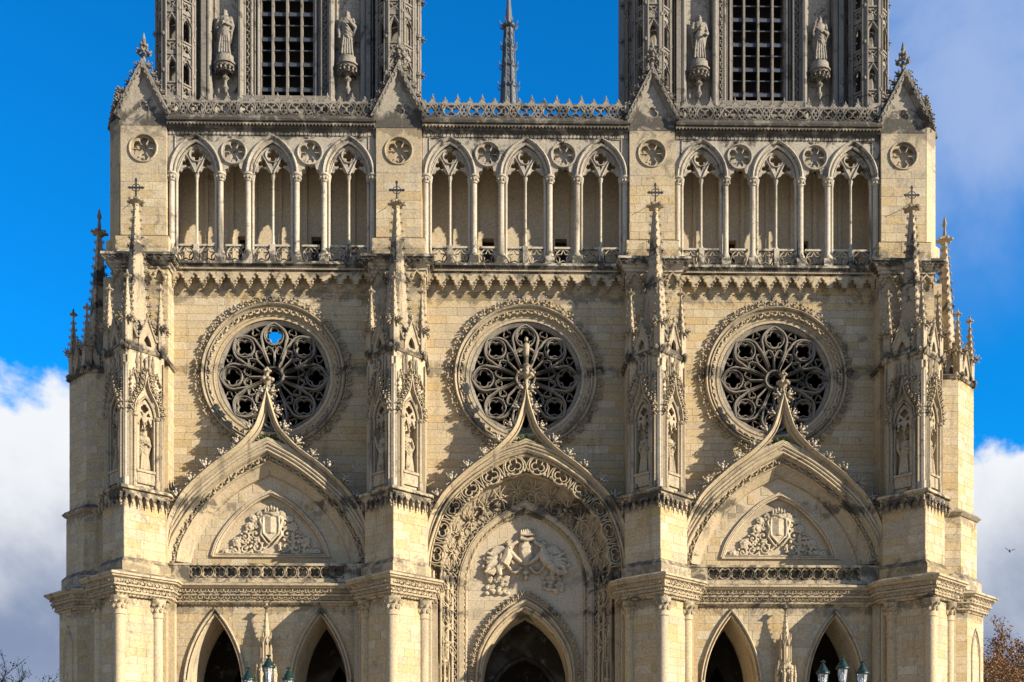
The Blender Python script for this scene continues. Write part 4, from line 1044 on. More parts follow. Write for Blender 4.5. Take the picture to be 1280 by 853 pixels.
def tabernacle(o, x, y, zt, s, name='tabernacle'):
    m = MB()
    spire(m, x, y, zt-1.75*s, zt-.3*s, .22*s, .05*s, 8, .26*s, .42*s)
    m.lathe([(.02, zt-2.9*s), (.27*s, zt-2.9*s), (.27*s, zt-2.8*s), (.16*s, zt-2.75*s), (.16*s, zt-1.95*s), (.27*s, zt-1.9*s), (.27*s, zt-1.75*s), (.2*s, zt-1.7*s)], (x, y), 8)
    for k in range(8):
        a = k*PI/4+PI/8; c, n_ = x+.27*s*math.cos(a), y+.27*s*math.sin(a)
        m.tube([(c, n_, zt-2.85*s), (c, n_, zt-1.8*s)], .04*s, 5); m.lathe([(.05*s, zt-1.85*s), (.01, zt-1.35*s)], (c, n_), 4)
        m.M = T(x, y, 0) @ RZ(k*PI/4); m.sweep([(-.12*s, zt-1.98*s), (0, zt-1.6*s), (.12*s, zt-1.98*s)], bar(.05*s, .06*s), -.25*s); m.sweep(foil(0, zt-2.7*s, 4, .035*s, .04*s), bar(.02*s, .03*s), -.26*s, closed=True); m.M = None
    m.lathe([(.27*s, zt-2.9*s), (.38*s, zt-3.0*s), (.40*s, zt-3.15*s), (.33*s, zt-3.2*s), (.33*s, zt-4.1*s), (.46*s, zt-4.15*s), (.46*s, zt-4.3*s), (.36*s, zt-4.4*s), (.36*s, 0)], (x, y), 8, PI/8)
    for k in range(8):
        a = k*PI/4+PI/8; c, n_ = x+.47*s*math.cos(a), y+.47*s*math.sin(a)
        m.lathe([(.07*s, 0), (.07*s, zt-3.6*s), (.10*s, zt-3.55*s), (.01, zt-2.95*s)], (c, n_), 4)
        for i in range(3): m.ell((c, n_, zt-(3.5-.17*i)*s), (.10*s-.02*i, .10*s-.02*i, .05*s))
        m.M = T(x, y, 0) @ RZ(k*PI/4); m.sweep([(-.17*s, zt-3.75*s), (0, zt-3.25*s), (.17*s, zt-3.75*s)], bar(.06*s, .07*s), -.36*s); m.sweep(foil(0, zt-3.85*s, 4, .06*s, .065*s), bar(.035*s, .05*s), -.32*s, closed=True); m.M = None
    return m.build(name, M_CARV, o)

def shield_relief():
    m = MB(); zc = px([(0, 42)], 24.4)[0][1]; y = 0.0
    m.prism([(-.36, y-.16), (0, y-.26), (.36, y-.16), (.36, y+.1), (-.36, y+.1)], zc-.35, zc+.5)
    m.add([(-.36, y-.18, zc-.35), (0, y-.22, zc-.72), (.36, y-.18, zc-.35), (-.36, y+.1, zc-.35), (0, y+.1, zc-.72), (.36, y+.1, zc-.35)], [(0, 1, 2), (0, 3, 4, 1), (1, 4, 5, 2), (3, 5, 4), (0, 2, 5, 3)])
    m.sweep([(-.39, zc+.52), (-.42, zc+.1), (-.39, zc-.36), (0, zc-.78), (.39, zc-.36), (.42, zc+.1), (.39, zc+.52), (0, zc+.60), (-.39, zc+.52)], bar(.10, .12), y-.12)
    for i in range(5): m.ell(((i-2)*.15, y-.17, zc+.86+.06*(2-abs(i-2))), (.075, .09, .17))
    m.tube([(-.36, y-.15, zc+.70), (0, y-.24, zc+.67), (.36, y-.15, zc+.70)], .08, 6)
    r = random.Random(8); base = px([(0, 6)], 24.4)[0][1]
    def scroll(cx, cz, rad, turn, a0):
        pts = []; rs = []
        for i in range(16):
            a = a0+turn*i*.52; q = rad*(1-i/18)
            pts.append((cx+q*math.cos(a), y-.10-.004*i, cz+q*math.sin(a))); rs.append(.055*(1-i/26))
        m.tube(pts, rs, 6); m.ell((cx, y-.13, cz), .075)
        for i in range(9):
            a = a0+turn*i*.75; m.ell((cx+rad*1.18*math.cos(a), y-.09, cz+rad*1.18*math.sin(a)), (.10, .07, .075))
    for s in (-1, 1):
        for cx, cz, rad in ((.74, .42, .31), (1.32, .34, .27), (1.86, .25, .21), (2.34, .16, .14), (.80, 1.10, .27), (1.34, .95, .22), (.66, 1.68, .20), (1.78, .72, .15), (1.12, 1.48, .16), (.52, 2.10, .15), (.95, 1.92, .11)):
            scroll(s*cx, base+cz, rad, s, r.uniform(0, 6))
        for i in range(30):
            x = r.uniform(.52, 2.45); z = r.uniform(.05, max(.15, 2.1-x*.88)); m.ell((s*x, y-.07, base+z), (r.uniform(.06, .12), .07, r.uniform(.05, .1)))
        m.tube([(s*.40, y-.12, zc+.62), (s*.58, y-.17, zc+.3), (s*.46, y-.17, zc-.05), (s*.54, y-.14, zc-.42), (s*.25, y-.14, zc-.80), (s*.08, y-.14, zc-.95)], [.05, .08, .06, .08, .06, .04], 6)
    return fuse(m, 'shield_relief', M_TYMP, .026)
ME_SHIELD = shield_relief()

def side_portal(bx, shield=True):
    A = mirror(catmull(px(SIDE_A, 24.66), 5)); B = mirror(catmull(px(SIDE_B, 24.6), 5)); n = 81; A2, B2 = resample(A, n), resample(B, n)
    p = hood_and_gable(bx, A, 210, 'portal_gable', False)
    m = MB()
    m.loft([at_y(lerp_path(A2, B2, f), y) for f, y in ((0, YP), (0, YP-.06), (.06, YP-.08), (.10, YP), (.12, YP+.16), (.20, YP+.20), (.23, YP+.30), (.40, YP+.36), (.43, YP+.27), (.48, YP+.30), (.52, YP+.42), (.95, YP+.72), (1.0, YP+.86), (1.0, YP+1.2))])
    ar = m.build('archivolt', M_CARV, p, smooth=30)
    lb = MB(); leaf_band(lb, lerp_path(A2, B2, .32), YP+.30, .22, 1.15); lb.build('leaf_band', M_WORN, p, smooth=60, kind='stuff')
    T_ = mirror(catmull(px(SIDE_T, 24.4), 5)); y = YP+.88
    t = MB(); zb = 13.56
    t.plate([[(B2[0][0]-.1, zb)]+[(x*1.01, z+.04) for x, z in B2]+[(B2[-1][0]+.1, zb)], T_[::-1]], y, y+.3)
    t.box(-3.2, 3.2, y+.26, y+.5, 13.5, 18); t.sweep(T_+[T_[0]], [(-.16, -.2), (-.16, .02), (-.10, .06), (-.04, .02), (0, .10), (.06, .12), (.10, .03), (.10, -.2)], y)
    t.sweep(resample(T_, 40), roll(-.02, .08, .05), y)
    ty = t.build('tympanum', M_TYMP, p)
    st = MB(); at = width_at(B2); at2 = width_at(T_)
    def inc(z0, z1):
        x = at(z1+.02); return None if x is None else (5+x+.03, 5-x-.03)
    def exc(z0, z1):
        x = at2(z0-.1); return None if x is None or z1 < T_[0][1] else (5+x-.14, 5-x+.14)
    lay(st, ashlar(0, 0, 10, zb+.1, B2[n//2][1]-.05, 66, .42, exc, .7, 1.5, inc), (-5, y), (1, 0), 67, .012)
    st.build('ashlar', M_ASH, ty, kind='stuff')
    place('shield_relief', ME_SHIELD, p, (0, y+.26, 0))
    # low blind balustrade under the tympanum
    b = MB(); yb = -2.28
    b.box(-5.2, 5.2, yb, -1.0, 13.46, 13.58); b.box(-5.2, 5.2, yb+.02, -1.3, 12.62, 12.82); b.box(-5.2, 5.2, yb+.32, -1.3, 12.8, 13.47)
    for s in (-1, 1): b.box(min(s*3.9, s*5.2), max(s*3.9, s*5.2), yb+.03, -1.3, 12.81, 13.465)
    bl = b.build('blind_balustrade', M_CARV, p, (0, .5, 0))
    u = MB(); u.sweep(circle(0, 13.14, .31, 18)[::-1], bar(.07, .16), yb+.2, closed=True)
    u.sweep(foil(0, 13.14, 4, .145, .135, PI/4), bar(.06, .13), yb+.2, closed=True)
    for sx in (-1, 1):
        for sz in (-1, 1): u.tube([(sx*.24, yb+.12, 13.14+sz*.2), (sx*.29, yb+.12, 13.14+sz*.33)], .035, 4)
    me = u.mesh('quatrefoil', M_CARV)
    for i in range(13): place('quatrefoil', me, bl, ((i-6)*.60, 0, 0))
    # cornice
    c = MB(); c.plan([(-4.9, -2.03), (4.9, -2.03)], [(o, z+.004) for o, z in CORN]); co = c.build('cornice', M_CARV, p, (0, .5, 0))
    lv = MB(); corn_leaves(lv, (-4.8, -2.03), (4.8, -2.03), (0, -1, 0)); lv.build('leaf_band', M_WORN, p, (0, .5, 0), smooth=60, kind='stuff')
    # lower wall with two lancet doorways
    w = MB(); hs = (-2.66, 2.70); lp = [[(-5.4, -.1), (5.4, -.1), (5.4, 11.6), (-5.4, 11.6)]]
    for x in hs: lp.append(([(x-1.36, 0)]+pointed(x, 1.36, 7.2, 11.0, 13)+[(x+1.36, 0)]))
    w.plate(lp, -2.0, -1.4); lw = w.build('lower_wall', M_ASH, p, (0, .5, 0))
    st = MB(); arcs = [width_at([(a-x, z) for a, z in pointed(x, 1.62, 7.2, 11.36, 13)]) for x in hs]
    rects = ashlar(0, 0, 10.2, 6.5, 11.45, 91, .40, None, .6, 1.3); q = []
    for a, b_, z0, z1 in rects:
        sp = [(a, b_)]
        for x, at_ in zip(hs, arcs):
            xx = at_(z0-.15)
            if xx is None: continue
            e0, e1 = 5.1+x+xx, 5.1+x-xx
            sp = [t_ for s0, s1 in sp for t_ in ((s0, min(s1, e0)), (max(s0, e1), s1))]
        q += [(s0, s1, z0, z1) for s0, s1 in sp if s1-s0 > .1]
    lay(st, q, (-5.1, -2.0), (1, 0), 92); st.build('ashlar', M_ASH, lw, kind='stuff')
    for x in hs:
        d = MB(); o1 = [(x-1.62, 0)]+pointed(x, 1.62, 7.2, 11.38, 15)+[(x+1.62, 0)]; o2 = [(x-1.12, 0)]+pointed(x, 1.12, 7.2, 10.6, 15)+[(x+1.12, 0)]
        d.loft([at_y(lerp_path(o1, o2, f), yy) for f, yy in ((0, -2.0), (0, -2.12), (.10, -2.16), (.20, -2.13), (.26, -2.0), (.34, -2.02), (.42, -2.10), (.52, -2.04), (.55, -1.9), (.60, -1.3), (1, -.35), (1, 0))])
        for s in (-1, 1):
            d.ell((x+s*1.5, -2.08, 7.3), (.16, .14, .2)); d.ell((x+s*1.64, -2.1, 7.45), (.12, .12, .12)); d.ell((x+s*1.38, -2.1, 7.45), (.12, .12, .12)); d.ell((x+s*1.5, -2.14, 7.62), (.12, .1, .12))
        d.build('doorway', M_CARV, p, (0, .5, 0), smooth=30)
    tabernacle(p, 0.03, -1.98, 11.4, 1.0)
    r = MB(); r.box(-6, -5.7, -1.35, 9, 0, 12.4); r.box(5.7, 6, -1.35, 9, 0, 12.4); r.box(-6, 6, 9, 9.3, 0, 12.4); r.box(-6, 6, -1.35, 9, 12.4, 12.6)
    for x in hs:
        r.plate([[(x-2.4, 0), (x+2.4, 0), (x+2.4, 12.3), (x-2.4, 12.3)], [(x-.8, 0)]+pointed(x+.25, .85, 6.2, 9.0, 9)+[(x+1.2, 0)]], 3.0, 3.6)
    r.build('porch', M_INT, p, (0, .5, 0))
    return p
sp0 = side_portal(BAYS[0]); copy_tree(sp0, cath, (BAYS[2], 0, 0))

# --- the middle portal
def angels():
    m = MB(); S_ = 24.0
    def P(pxx, py): return ((pxx-657.5)/S_, 1.7+(1000-py)/S_)
    def E(pxx, py, rx, rz, ry=.16, rot=0, d=.12): x, z = P(pxx, py); m.ell((x, -d, z), (rx/S_, ry, rz/S_), RY(rot))
    def TB(pts, r, d=.16):
        q = [P(*p) for p in pts]; m.tube([(x, -d-.03*i % 2, z) for i, (x, z) in enumerate(q)], [v/S_ for v in r] if isinstance(r, list) else r/S_, 7)
    # shield and crown
    E(658, 693, 10, 15, .24); E(658, 686, 10.5, 9, .22); E(658, 703, 7, 8, .2)
    for i in range(7): E(660+(i-3)*2.6, 669-(3-abs(i-3))*.5, 1.6, 6, .16, 0, .14)
    TB([(651, 675), (660, 677), (669, 675)], 2.6, .2); TB([(651, 670), (660, 671), (669, 670)], 1.6, .22)
    r = random.Random(2)
    for s in (-1, 1):
        def mx(p): return (658+s*(p-658) if s < 0 else 658+(658-p), 0)[0]
        f = (lambda a: a) if s < 0 else (lambda a: 1316-a)
        E(f(638), 684, 4.2, 5, .20, 0, .22); E(f(637), 681, 5, 4, .17, 0, .2); E(f(639), 688, 1.4, 1.2, .1, 0, .36)
        TB([(f(637), 689), (f(636), 698), (f(631), 708)], [5.5, 6.8, 6.5], .18)
        TB([(f(640), 693), (f(646), 700), (f(653), 706)], [3.4, 3.0, 2.4], .26); TB([(f(634), 692), (f(640), 684), (f(648), 679)], [3.4, 2.9, 2.3], .24)
        for k in range(4): TB([(f(652), 706), (f(655+k*.5), 707.5+k*.8-1)], .6, .28)
        TB([(f(632), 706), (f(624), 712), (f(627), 722)], [6.5, 5.0, 3.0], .17); TB([(f(630), 708), (f(618), 716), (f(610), 720)], [5.5, 4.2, 2.4], .14); TB([(f(627), 722), (f(623), 727)], [2.2, 1.6], .16)
        for k in range(6): TB([(f(632), 703+k*1.5), (f(624-k*1.5), 710+k*1.2), (f(618-k*2), 722-k*1.0)], [1.4, 1.9, 1.2], .24)
        for k in range(9):
            a = .35+k*.17; L = 22-abs(k-4)*1.1
            TB([(f(632), 694), (f(632-L*.55*math.cos(a*.9)), 694-L*.55*math.sin(a)+2), (f(632-L*math.cos(a)), 694-L*math.sin(a)*.72+5)], [2.2, 2.0, 1.0], .10+.008*k)
        E(f(620), 692, 8, 7, .10, .5*s, .06)
        for k in range(26):
            E(f(610+r.uniform(0, 26)), 744-r.uniform(0, 22)+(0), r.uniform(3, 5), r.uniform(3, 4.6), r.uniform(.13, .2), 0, .05)
        for k in range(8): E(f(606+r.uniform(0, 10)), 708+r.uniform(-8, 8), r.uniform(2, 4), r.uniform(2, 4), .12, 0, .1)
        for k in range(7): E(f(652-k*2.4), 712+6*math.sin(k*.52), 2.8, 2.6, .2, 0, .16)
        for k in range(5): TB([(f(629), 704), (f(622-k*2.2), 698+k*3), (f(611-k*.5), 693+k*6.5)], [2.6, 3.2, 1.6], .12+.02*k)
        E(f(630), 700, 7.5, 8.5, .30, .3*s, .12); E(f(622), 714, 8, 6, .26, .5*s, .1); E(f(636), 694, 5.5, 6, .28, 0, .14)
    E(658, 717, 5, 4, .22); E(658, 724, 3.4, 4.5, .18)
    return fuse(m, 'angel_relief', M_TYMP, .026)
def QY(y):
    d = y-YP; return y if d < .62 else YP+.62+(d-.62)*.66
def middle_portal():
    A = [( -125/24.66, 0)]+mirror(catmull(px(CEN_A, 24.66), 5))+[(125/24.66, 0)]
    p = hood_and_gable(0, mirror(catmull(px(CEN_A, 24.66), 5)), 217, 'portal_gable', True)
    n = 121
    def full(h, s): q = mirror(catmull(px(h, s), 6)); return resample([(q[0][0], 5.0)]+q+[(-q[0][0], 5.0)], n)
    A2, R2, F2, I2 = full(CEN_A, 24.66), full(CEN_R, 24.7), full(CEN_F, 24.05), full(CEN_I, 23.95)
    m = MB()
    m.loft([at_y(lerp_path(A2, R2, f), y) for f, y in ((0, YP+.4), (0, YP), (0, YP-.10), (.08, YP-.16), (.16, YP-.08), (.18, YP+.04), (.26, YP-.02), (.32, YP+.06), (.33, YP+.40), (.95, YP+.62))])
    m2 = MB(); m2.loft([at_y(lerp_path(R2, F2, f), QY(y)) for f, y in ((-.08, YP+.5), (-.08, YP+.26), (.0, YP+.22), (.06, YP+.30), (.08, YP+.62), (.3, YP+1.05), (.55, YP+1.45), (.8, YP+1.72), (.97, YP+1.85))])
    m.loft([at_y(lerp_path(F2, I2, f), QY(y)) for f, y in ((-.12, YP+1.9), (-.10, YP+1.55), (.0, YP+1.5), (.1, YP+1.56), (.15, YP+1.50), (.62, YP+1.52), (.66, YP+1.66), (.82, YP+1.76), (.86, YP+1.70), (.95, YP+1.74), (1, YP+1.95), (1, YP+2.4))])
    m.build('archivolt', M_CARV, p, smooth=28); m2.build('hollow', M_WORN, p, smooth=28)
    lb = MB(); leaf_band(lb, lerp_path(F2, I2, .74), QY(YP+1.70), .17, .72); leaf_band(lb, lerp_path(F2, I2, -.25), QY(YP+1.60), .19, .8); leaf_band(lb, [q for q in lerp_path(A2, R2, .62) if q[1] > 12.2], YP+.46, .4, .9)
    lb.build('leaf_band', M_WORN, p, smooth=60, kind='stuff')
    # fringe of pierced rosettes hanging inside the arch
    mid = lerp_path(A2, R2, .58); mid = [q for q in mid if q[1] > 13.6]
    u = MB()
    ro = .47
    u.sweep(circle(0, 0, ro, 20)[::-1], bar(.085, .14), 0, closed=True); u.sweep(foil(0, .02, 3, .185, .175, -PI/2+PI/3), bar(.075, .12), 0, closed=True)
    u.sweep([(-.60, -.42), (-.56, .05), (-.40, .42), (0, .60), (.40, .42), (.56, .05), (.60, -.42)], bar(.08, .12), 0)
    for s in (-1, 1): u.ell((s*.42, -.06, -.34), (.10, .10, .11)); u.ell((s*.2, -.07, -.36), (.07, .07, .07))
    me = u.mesh('rosette', M_CARV)
    for M_ in path_frames(mid, plen(mid)/12.0, YP+.14, .5, .5):
        q = Matrix(M_); q = q @ Matrix(((1, 0, 0, 0), (0, 1, 0, 0), (0, 0, 1, 0), (0, 0, 0, 1)))
        place('rosette', me, p, M=q)
    # vines over the hollow of the arch
    v = MB(); rr = random.Random(4); N_ = 22
    def S3(t, f):
        k = t*(n-1); i = min(n-2, int(k)); g_ = k-i
        a = lerp_path(R2, F2, f); x = a[i][0]+(a[i+1][0]-a[i][0])*g_; z = a[i][1]+(a[i+1][1]-a[i][1])*g_
        ys = ((.08, .62), (.3, 1.05), (.55, 1.45), (.8, 1.72), (.97, 1.85)); y = .62
        for (f0, y0), (f1, y1) in zip(ys, ys[1:]):
            if f0 <= f <= f1: y = y0+(y1-y0)*(f-f0)/(f1-f0)
        return Vector((x, QY(YP+y)-.16, z))
    for i in range(N_):
        t = .14+.72*(i+.5)/N_; c = S3(t, .5)
        for k in range(9):
            a = k*2*PI/9+rr.uniform(-.2, .2); e = S3(min(.99, max(.01, t+.5/N_*.80*math.cos(a))), min(.95, max(.10, .5+.42*math.sin(a)))); mp = (c+e)/2+Vector((rr.uniform(-.06, .06), -.10, rr.uniform(-.06, .06)))
            v.tube([c, mp, e], [.042, .034, .026], 5)
            if k % 3 == 0: v.ell(mp, (.06, .05, .06))
        for k in range(7): v.ell(c+Vector((rr.uniform(-.16, .16), rr.uniform(-.12, 0), rr.uniform(-.16, .16))), (rr.uniform(.06, .12), .07, rr.uniform(.06, .11)))
    v.build('vine_carving', M_CARV, p, smooth=60, kind='stuff')
    # tympanum, angels and the door arch
    y = QY(YP+1.98); H = mirror(catmull(px(DOOR_H, 24), 6)); O = mirror(catmull(px(DOOR_O, 24), 6)); H2 = resample([(H[0][0], 5)]+H+[(-H[0][0], 5)], 81); O2 = resample([(O[0][0], 5)]+O+[(-O[0][0], 5)], 81)
    t = MB(); t.plate([[(-3.9, 5)]+[(x*1.02, z+.06) for x, z in I2]+[(3.9, 5)]+lerp_path(H2, O2, .4)[::-1]], y, y+.5)
    ty = t.build('tympanum', M_TYMP, p)
    st = MB(); ai, ah = width_at(I2), width_at(H2)
    def inc(z0, z1):
        x = ai(z1+.02); return None if x is None else (5+x+.02, 5-x-.02)
    def exc(z0, z1):
        x = ah(z0-.05); return None if x is None else (5+x+.12, 5-x-.12)
    lay(st, ashlar(0, 0, 10, 6.4, I2[n//2][1]-.1, 95, .55, exc, .8, 1.6, inc), (-5, y), (1, 0), 96, .008)
    st.build('ashlar', M_TYMP, ty, kind='stuff')
    place('angel_relief', angels(), p, (0, y, 0), scale=(1.04, .9, 1))
    d = MB(); d.loft([at_y(lerp_path(H2, O2, f), yy) for f, yy in ((0, y+.2), (0, y-.10), (.1, y-.2), (.25, y-.22), (.3, y-.1), (.42, y-.06), (.5, y-.16), (.62, y-.14), (.68, y), (.85, y+.05), (.9, y+.3), (1, y+.5), (1.12, y+1.2))])
    d.build('door_arch', M_CARV, p, smooth=30)
    cb = MB()
    for M_ in path_frames(lerp_path(H2, O2, -.12), .27, y-.12):
        x = M_.translation.x; cb.stamp(CROCK, M_ @ RZ(rr.uniform(-.4, .4)) @ (SC(-.95, 1, .8) if x > 0 else SC(.95, 1, .8)))
    cb.build('crockets', M_CARV, p, smooth=60, kind='stuff')
    r = MB()
    for k, (hw, zs, za, yy) in enumerate(((1.75, 7.0, 9.3, 3.2), (1.3, 6.2, 8.4, 6.0))):
        r.plate([[(-4, 0), (4, 0), (4, 12.4), (-4, 12.4)], [(-hw, 0)]+pointed(0, hw, zs, za, 9)+[(hw, 0)]], yy, yy+.4)
        r.sweep(pointed(0, hw+.12, zs, za+.14, 9), bar(.2, .15), yy)
    r.box(-4.2, -3.9, y+.5, 10, 0, 12.6); r.box(3.9, 4.2, y+.5, 10, 0, 12.6); r.box(-4, 4, 10, 10.2, 0, 12.6); r.box(-4, 4, y+.5, 10, 12.4, 12.6)
    r.build('porch', M_INT, p)
    for s in (-1, 1):
        tabernacle(p, s*4.32, -.95, 11.2, .8)
        k = MB()
        for dx, dy in ((4.72, -1.9), (4.05, -.75), (3.82, -.5)): k.lathe([(.08, 0), (.08, 13.2)], (s*dx, dy), 8)
        k.build('jamb_shaft', M_CARV, p)
    return p
middle_portal()

# ------------------------------------------------------------------ bell towers
TZ = 36.75; TY = 3.6; TH = 20.0
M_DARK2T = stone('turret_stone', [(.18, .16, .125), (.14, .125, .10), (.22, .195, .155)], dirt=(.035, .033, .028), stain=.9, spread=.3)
def turret(o, x, y):
    m = MB()
    for k in range(8):
        a = k*PI/4+PI/8; c, d = x+1.02*math.cos(a), y+1.02*math.sin(a)
        m.lathe([(.11, 0), (.11, TH)], (c, d), 6); m.lathe([(.05, 0), (.05, TH)], (x+1.12*math.cos(a+.11), y+1.12*math.sin(a+.11)), 5); m.lathe([(.05, 0), (.05, TH)], (x+1.12*math.cos(a-.11), y+1.12*math.sin(a-.11)), 5)
        for z in range(2, int(TH), 2): m.ell((c*1.0+(c-x)*.10, d+(d-y)*.10, z+.6*(k % 2)), (.10, .10, .13))
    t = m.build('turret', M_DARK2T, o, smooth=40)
    c = MB(); c.lathe([(.45, 0), (.45, TH)], (x, y), 8, PI/8); c.build('newel', M_DARK, t)  # dark stone on this core paints in the shade behind the lancets
    return t
def turret_panel_mesh():
    p = MB(); w = .39; H = 2.22
    holes = [([(-.19, .80)]+pointed(0, .19, 1.62, 2.02, 6)+[(.19, .80)])[::-1]]
    holes += [foil(0, .40, 4, .10, .10)[::-1]]
    p.plate([[(-w, 0), (w, 0), (w, H), (-w, H)]]+holes, -.06, .08)
    for s in (-1, 1): p.sweep([(s*.34, .1), (s*.05, .38), (s*.34, .70)], bar(.06, .08), -.04)
    p.sweep([(-.3, 1.75), (-.12, 2.0), (0, 2.2), (.12, 2.0), (.3, 1.75)], bar(.07, .1), -.05)
    p.box(-w, w, -.12, -.05, .70, .78); p.ell((0, -.1, 2.16), (.09, .08, .08)); p.ell((-.16, -.1, 1.95), (.06, .06, .06)); p.ell((.16, -.1, 1.95), (.06, .06, .06))
    return p.mesh('openwork_panel', M_DARK2T)
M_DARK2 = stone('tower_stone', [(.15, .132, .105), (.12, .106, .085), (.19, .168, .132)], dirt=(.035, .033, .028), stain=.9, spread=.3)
def tower():
    o = empty('bell_tower', (-PITCH, TY, TZ))
    m = MB()
    for s in (-1, 1):
        def bx(x0, x1, y0, y1, z0=0, z1=TH): m.box(min(s*x0, s*x1), max(s*x0, s*x1), y0, y1, z0, z1)
        bx(1.56, 1.88, .55, 1.6); bx(1.88, 2.32, .27, 1.6); bx(2.32, 2.64, .04, 1.6); bx(2.64, 4.12, .46, 1.6); bx(4.12, 4.36, .10, 1.6); bx(4.40, 4.66, -.12, 1.6); bx(4.66, 5.35, 1.15, 1.6); bx(5.0, 6.5, .9, 13)
    m.box(-1.57, 1.57, .1, 1.6, 0, 3.6); m.box(-5.3, 5.3, 12.7, 13, 0, TH); m.box(-7, 7, 0.3, 13, TH, TH+.5)
    m.box(-2.55, 2.55, -.20, 1.0, 3.42, 3.70); m.prism([(-2.5, -.1), (2.5, -.1), (2.5, .9), (-2.5, .9)], 3.70, 3.86, [(-2.5, .4), (2.5, .4), (2.5, .9), (-2.5, .9)])
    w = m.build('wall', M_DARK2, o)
    st = MB()
    for s in (-1, 1): face(st, (s*3.38-.72, .46), (s*3.38+.72, .46), 2.8, TH, 400+s, .5, None, .5, .9)
    st.build('ashlar', M_PALE, o, kind='stuff')
    j = MB()
    for s in (-1, 1):
        for x, y, r in ((1.60, .30, .075), (1.78, .34, .06), (1.93, .14, .07), (2.30, .12, .05), (2.50, -.04, .15), (2.74, .45, .06), (4.02, .45, .06), (4.24, -.02, .14), (4.92, .62, .10), (5.16, .75, .06), (4.74, .15, .05)):
            j.lathe([(r, 0), (r*1.5, 3.3), (r*1.5, 3.6), (r, 3.75), (r, TH)], (s*x, y), 8)
    j.build('shaft', M_GREY, o, smooth=40)
    lv = MB()
    for s in (-1, 1): leaf_row(lv, (s*2.12, .23, 3.6), (s*2.12, .23, TH-6), .2, .95, (0, -1, 0))
    lv.build('leaf_band', M_GREY, o, smooth=60, kind='stuff')
    wn_ = MB()
    for x in (-.80, 0, .80): wn_.box(x-.055, x+.055, .28, .62, 3.8, TH)
    for s in (-1, 1): wn_.box(s*1.50-.06, s*1.50+.06, .3, .7, 3.8, TH)
    wd = wn_.build('belfry_window', M_DARK2, o)
    d = MB(); d.box(-1.57, 1.57, 1.62, 1.7, 0, TH); d.build('dark_backing', M_DOORDARK, wd)  # near-black sheet in place of the shade behind the louvres
    sl = MB(); sl.add([(-1.46, .42, 0), (1.46, .42, 0), (1.46, 1.35, .62), (-1.46, 1.35, .62), (-1.46, .42, -.13), (1.46, .42, -.13), (1.46, 1.35, .52), (-1.46, 1.35, .52)], [(0, 1, 2, 3), (4, 7, 6, 5), (0, 4, 5, 1), (1, 5, 6, 2), (2, 6, 7, 3), (3, 7, 4, 0)])
    sl.box(-1.46, 1.46, .40, .46, -.16, .02)
    for x in (-1.2, -.4, .4, 1.2): sl.box(x-.34, x+.34, .5, .54, .10, .13)
    me = sl.mesh('louvre', M_SLATE); tb = MB(); tb.box(-1.46, 1.46, .45, .52, -.03, .03); me2 = tb.mesh('transom', M_SLATE)
    for i in range(11):
        place('louvre', me, wd, (0, 0, 4.45+1.40*i)); place('transom', me2, wd, (0, 0, 5.20+1.40*i))
    pm = turret_panel_mesh()
    for x in (-6.05, 6.05):
        t = turret(o, x, .15)
        for k in range(8):
            a = k*PI/4
            if math.sin(a) > .5: continue
            for i in range(8): place('openwork_panel', pm, t, M=T(x, .15, .9+2.3*i) @ RZ(a+PI/2) @ T(0, -.95, 0))
        tb_ = turret(o, x*1.015, 2.75); e_ = 1 if x > 0 else -1
        for a in (0, PI/4*1, -PI/4):
            for i in range(8): place('openwork_panel', pm, tb_, M=T(x*1.015, 2.75, .9+2.3*i) @ RZ((a if e_ > 0 else a+PI)+PI/2) @ T(0, -.95, 0))
        t2 = MB(); t2.lathe([(1.3, 0), (1.3, .7), (1.15, .9)], (x, .15), 8, PI/8); t2.build('plinth', M_GREY, t)
    for s in (-1, 1):
        b = MB(); x, y, z = s*3.38, .12, 5.96
        b.lathe([(.04, z-1.95), (.07, z-1.9), (.14, z-1.76), (.16, z-1.66), (.09, z-1.52), (.08, z-1.30), (.17, z-1.22), (.19, z-1.12), (.10, z-1.02), (.16, z-.92), (.34, z-.80), (.50, z-.62), (.54, z-.52), (.62, z-.50), (.62, z-.42), (.53, z-.38), (.50, z-.04), (.44, z)], (x, y), 14)
        for k in range(8):
            a = PI+k*PI/7; c, d_ = math.cos(a), math.sin(a); b.ell((x+.50*c, y+.50*d_, z-.66), (.11, .11, .07)); b.ell((x+.54*c, y+.54*d_, z-.80), (.06, .06, .10)); b.ell((x+.38*c, y+.38*d_, z-.84), (.10, .10, .09))
        for k in range(6): b.ell((x+.15*math.cos(PI+k*PI/5), y+.15*math.sin(PI+k*PI/5), z-1.17), (.07, .07, .07)); b.ell((x+.12*math.cos(PI+k*PI/5), y+.12*math.sin(PI+k*PI/5), z-1.7), (.06, .06, .07))
        b.build('bracket', M_GREY, o, smooth=40)
    for s in (-1, 1):                                        # crockets up the outer edge of each turret
        c = MB()
        for i in range(9): c.stamp(CROCK, T(s*(7.1), .15, .9+2.1*i) @ RY(s*PI/2) @ SC(.8)); c.stamp(CROCK, T(s*(7.2), 2.75, .4+2.1*i) @ RY(s*PI/2) @ SC(.9))
        c.build('crockets', M_DARK, o, kind='stuff')
    return o
tw = tower(); tag(tw, None, 'bell tower', 'bell towers of the cathedral')
tw2 = copy_tree(tw, None, (PITCH, TY, TZ))
tw['label'] = 'weathered grey bell tower on the side of the bare twigs, with a louvred window'
tw2['label'] = 'weathered grey bell tower on the side of the rust brown tree, with a louvred window'

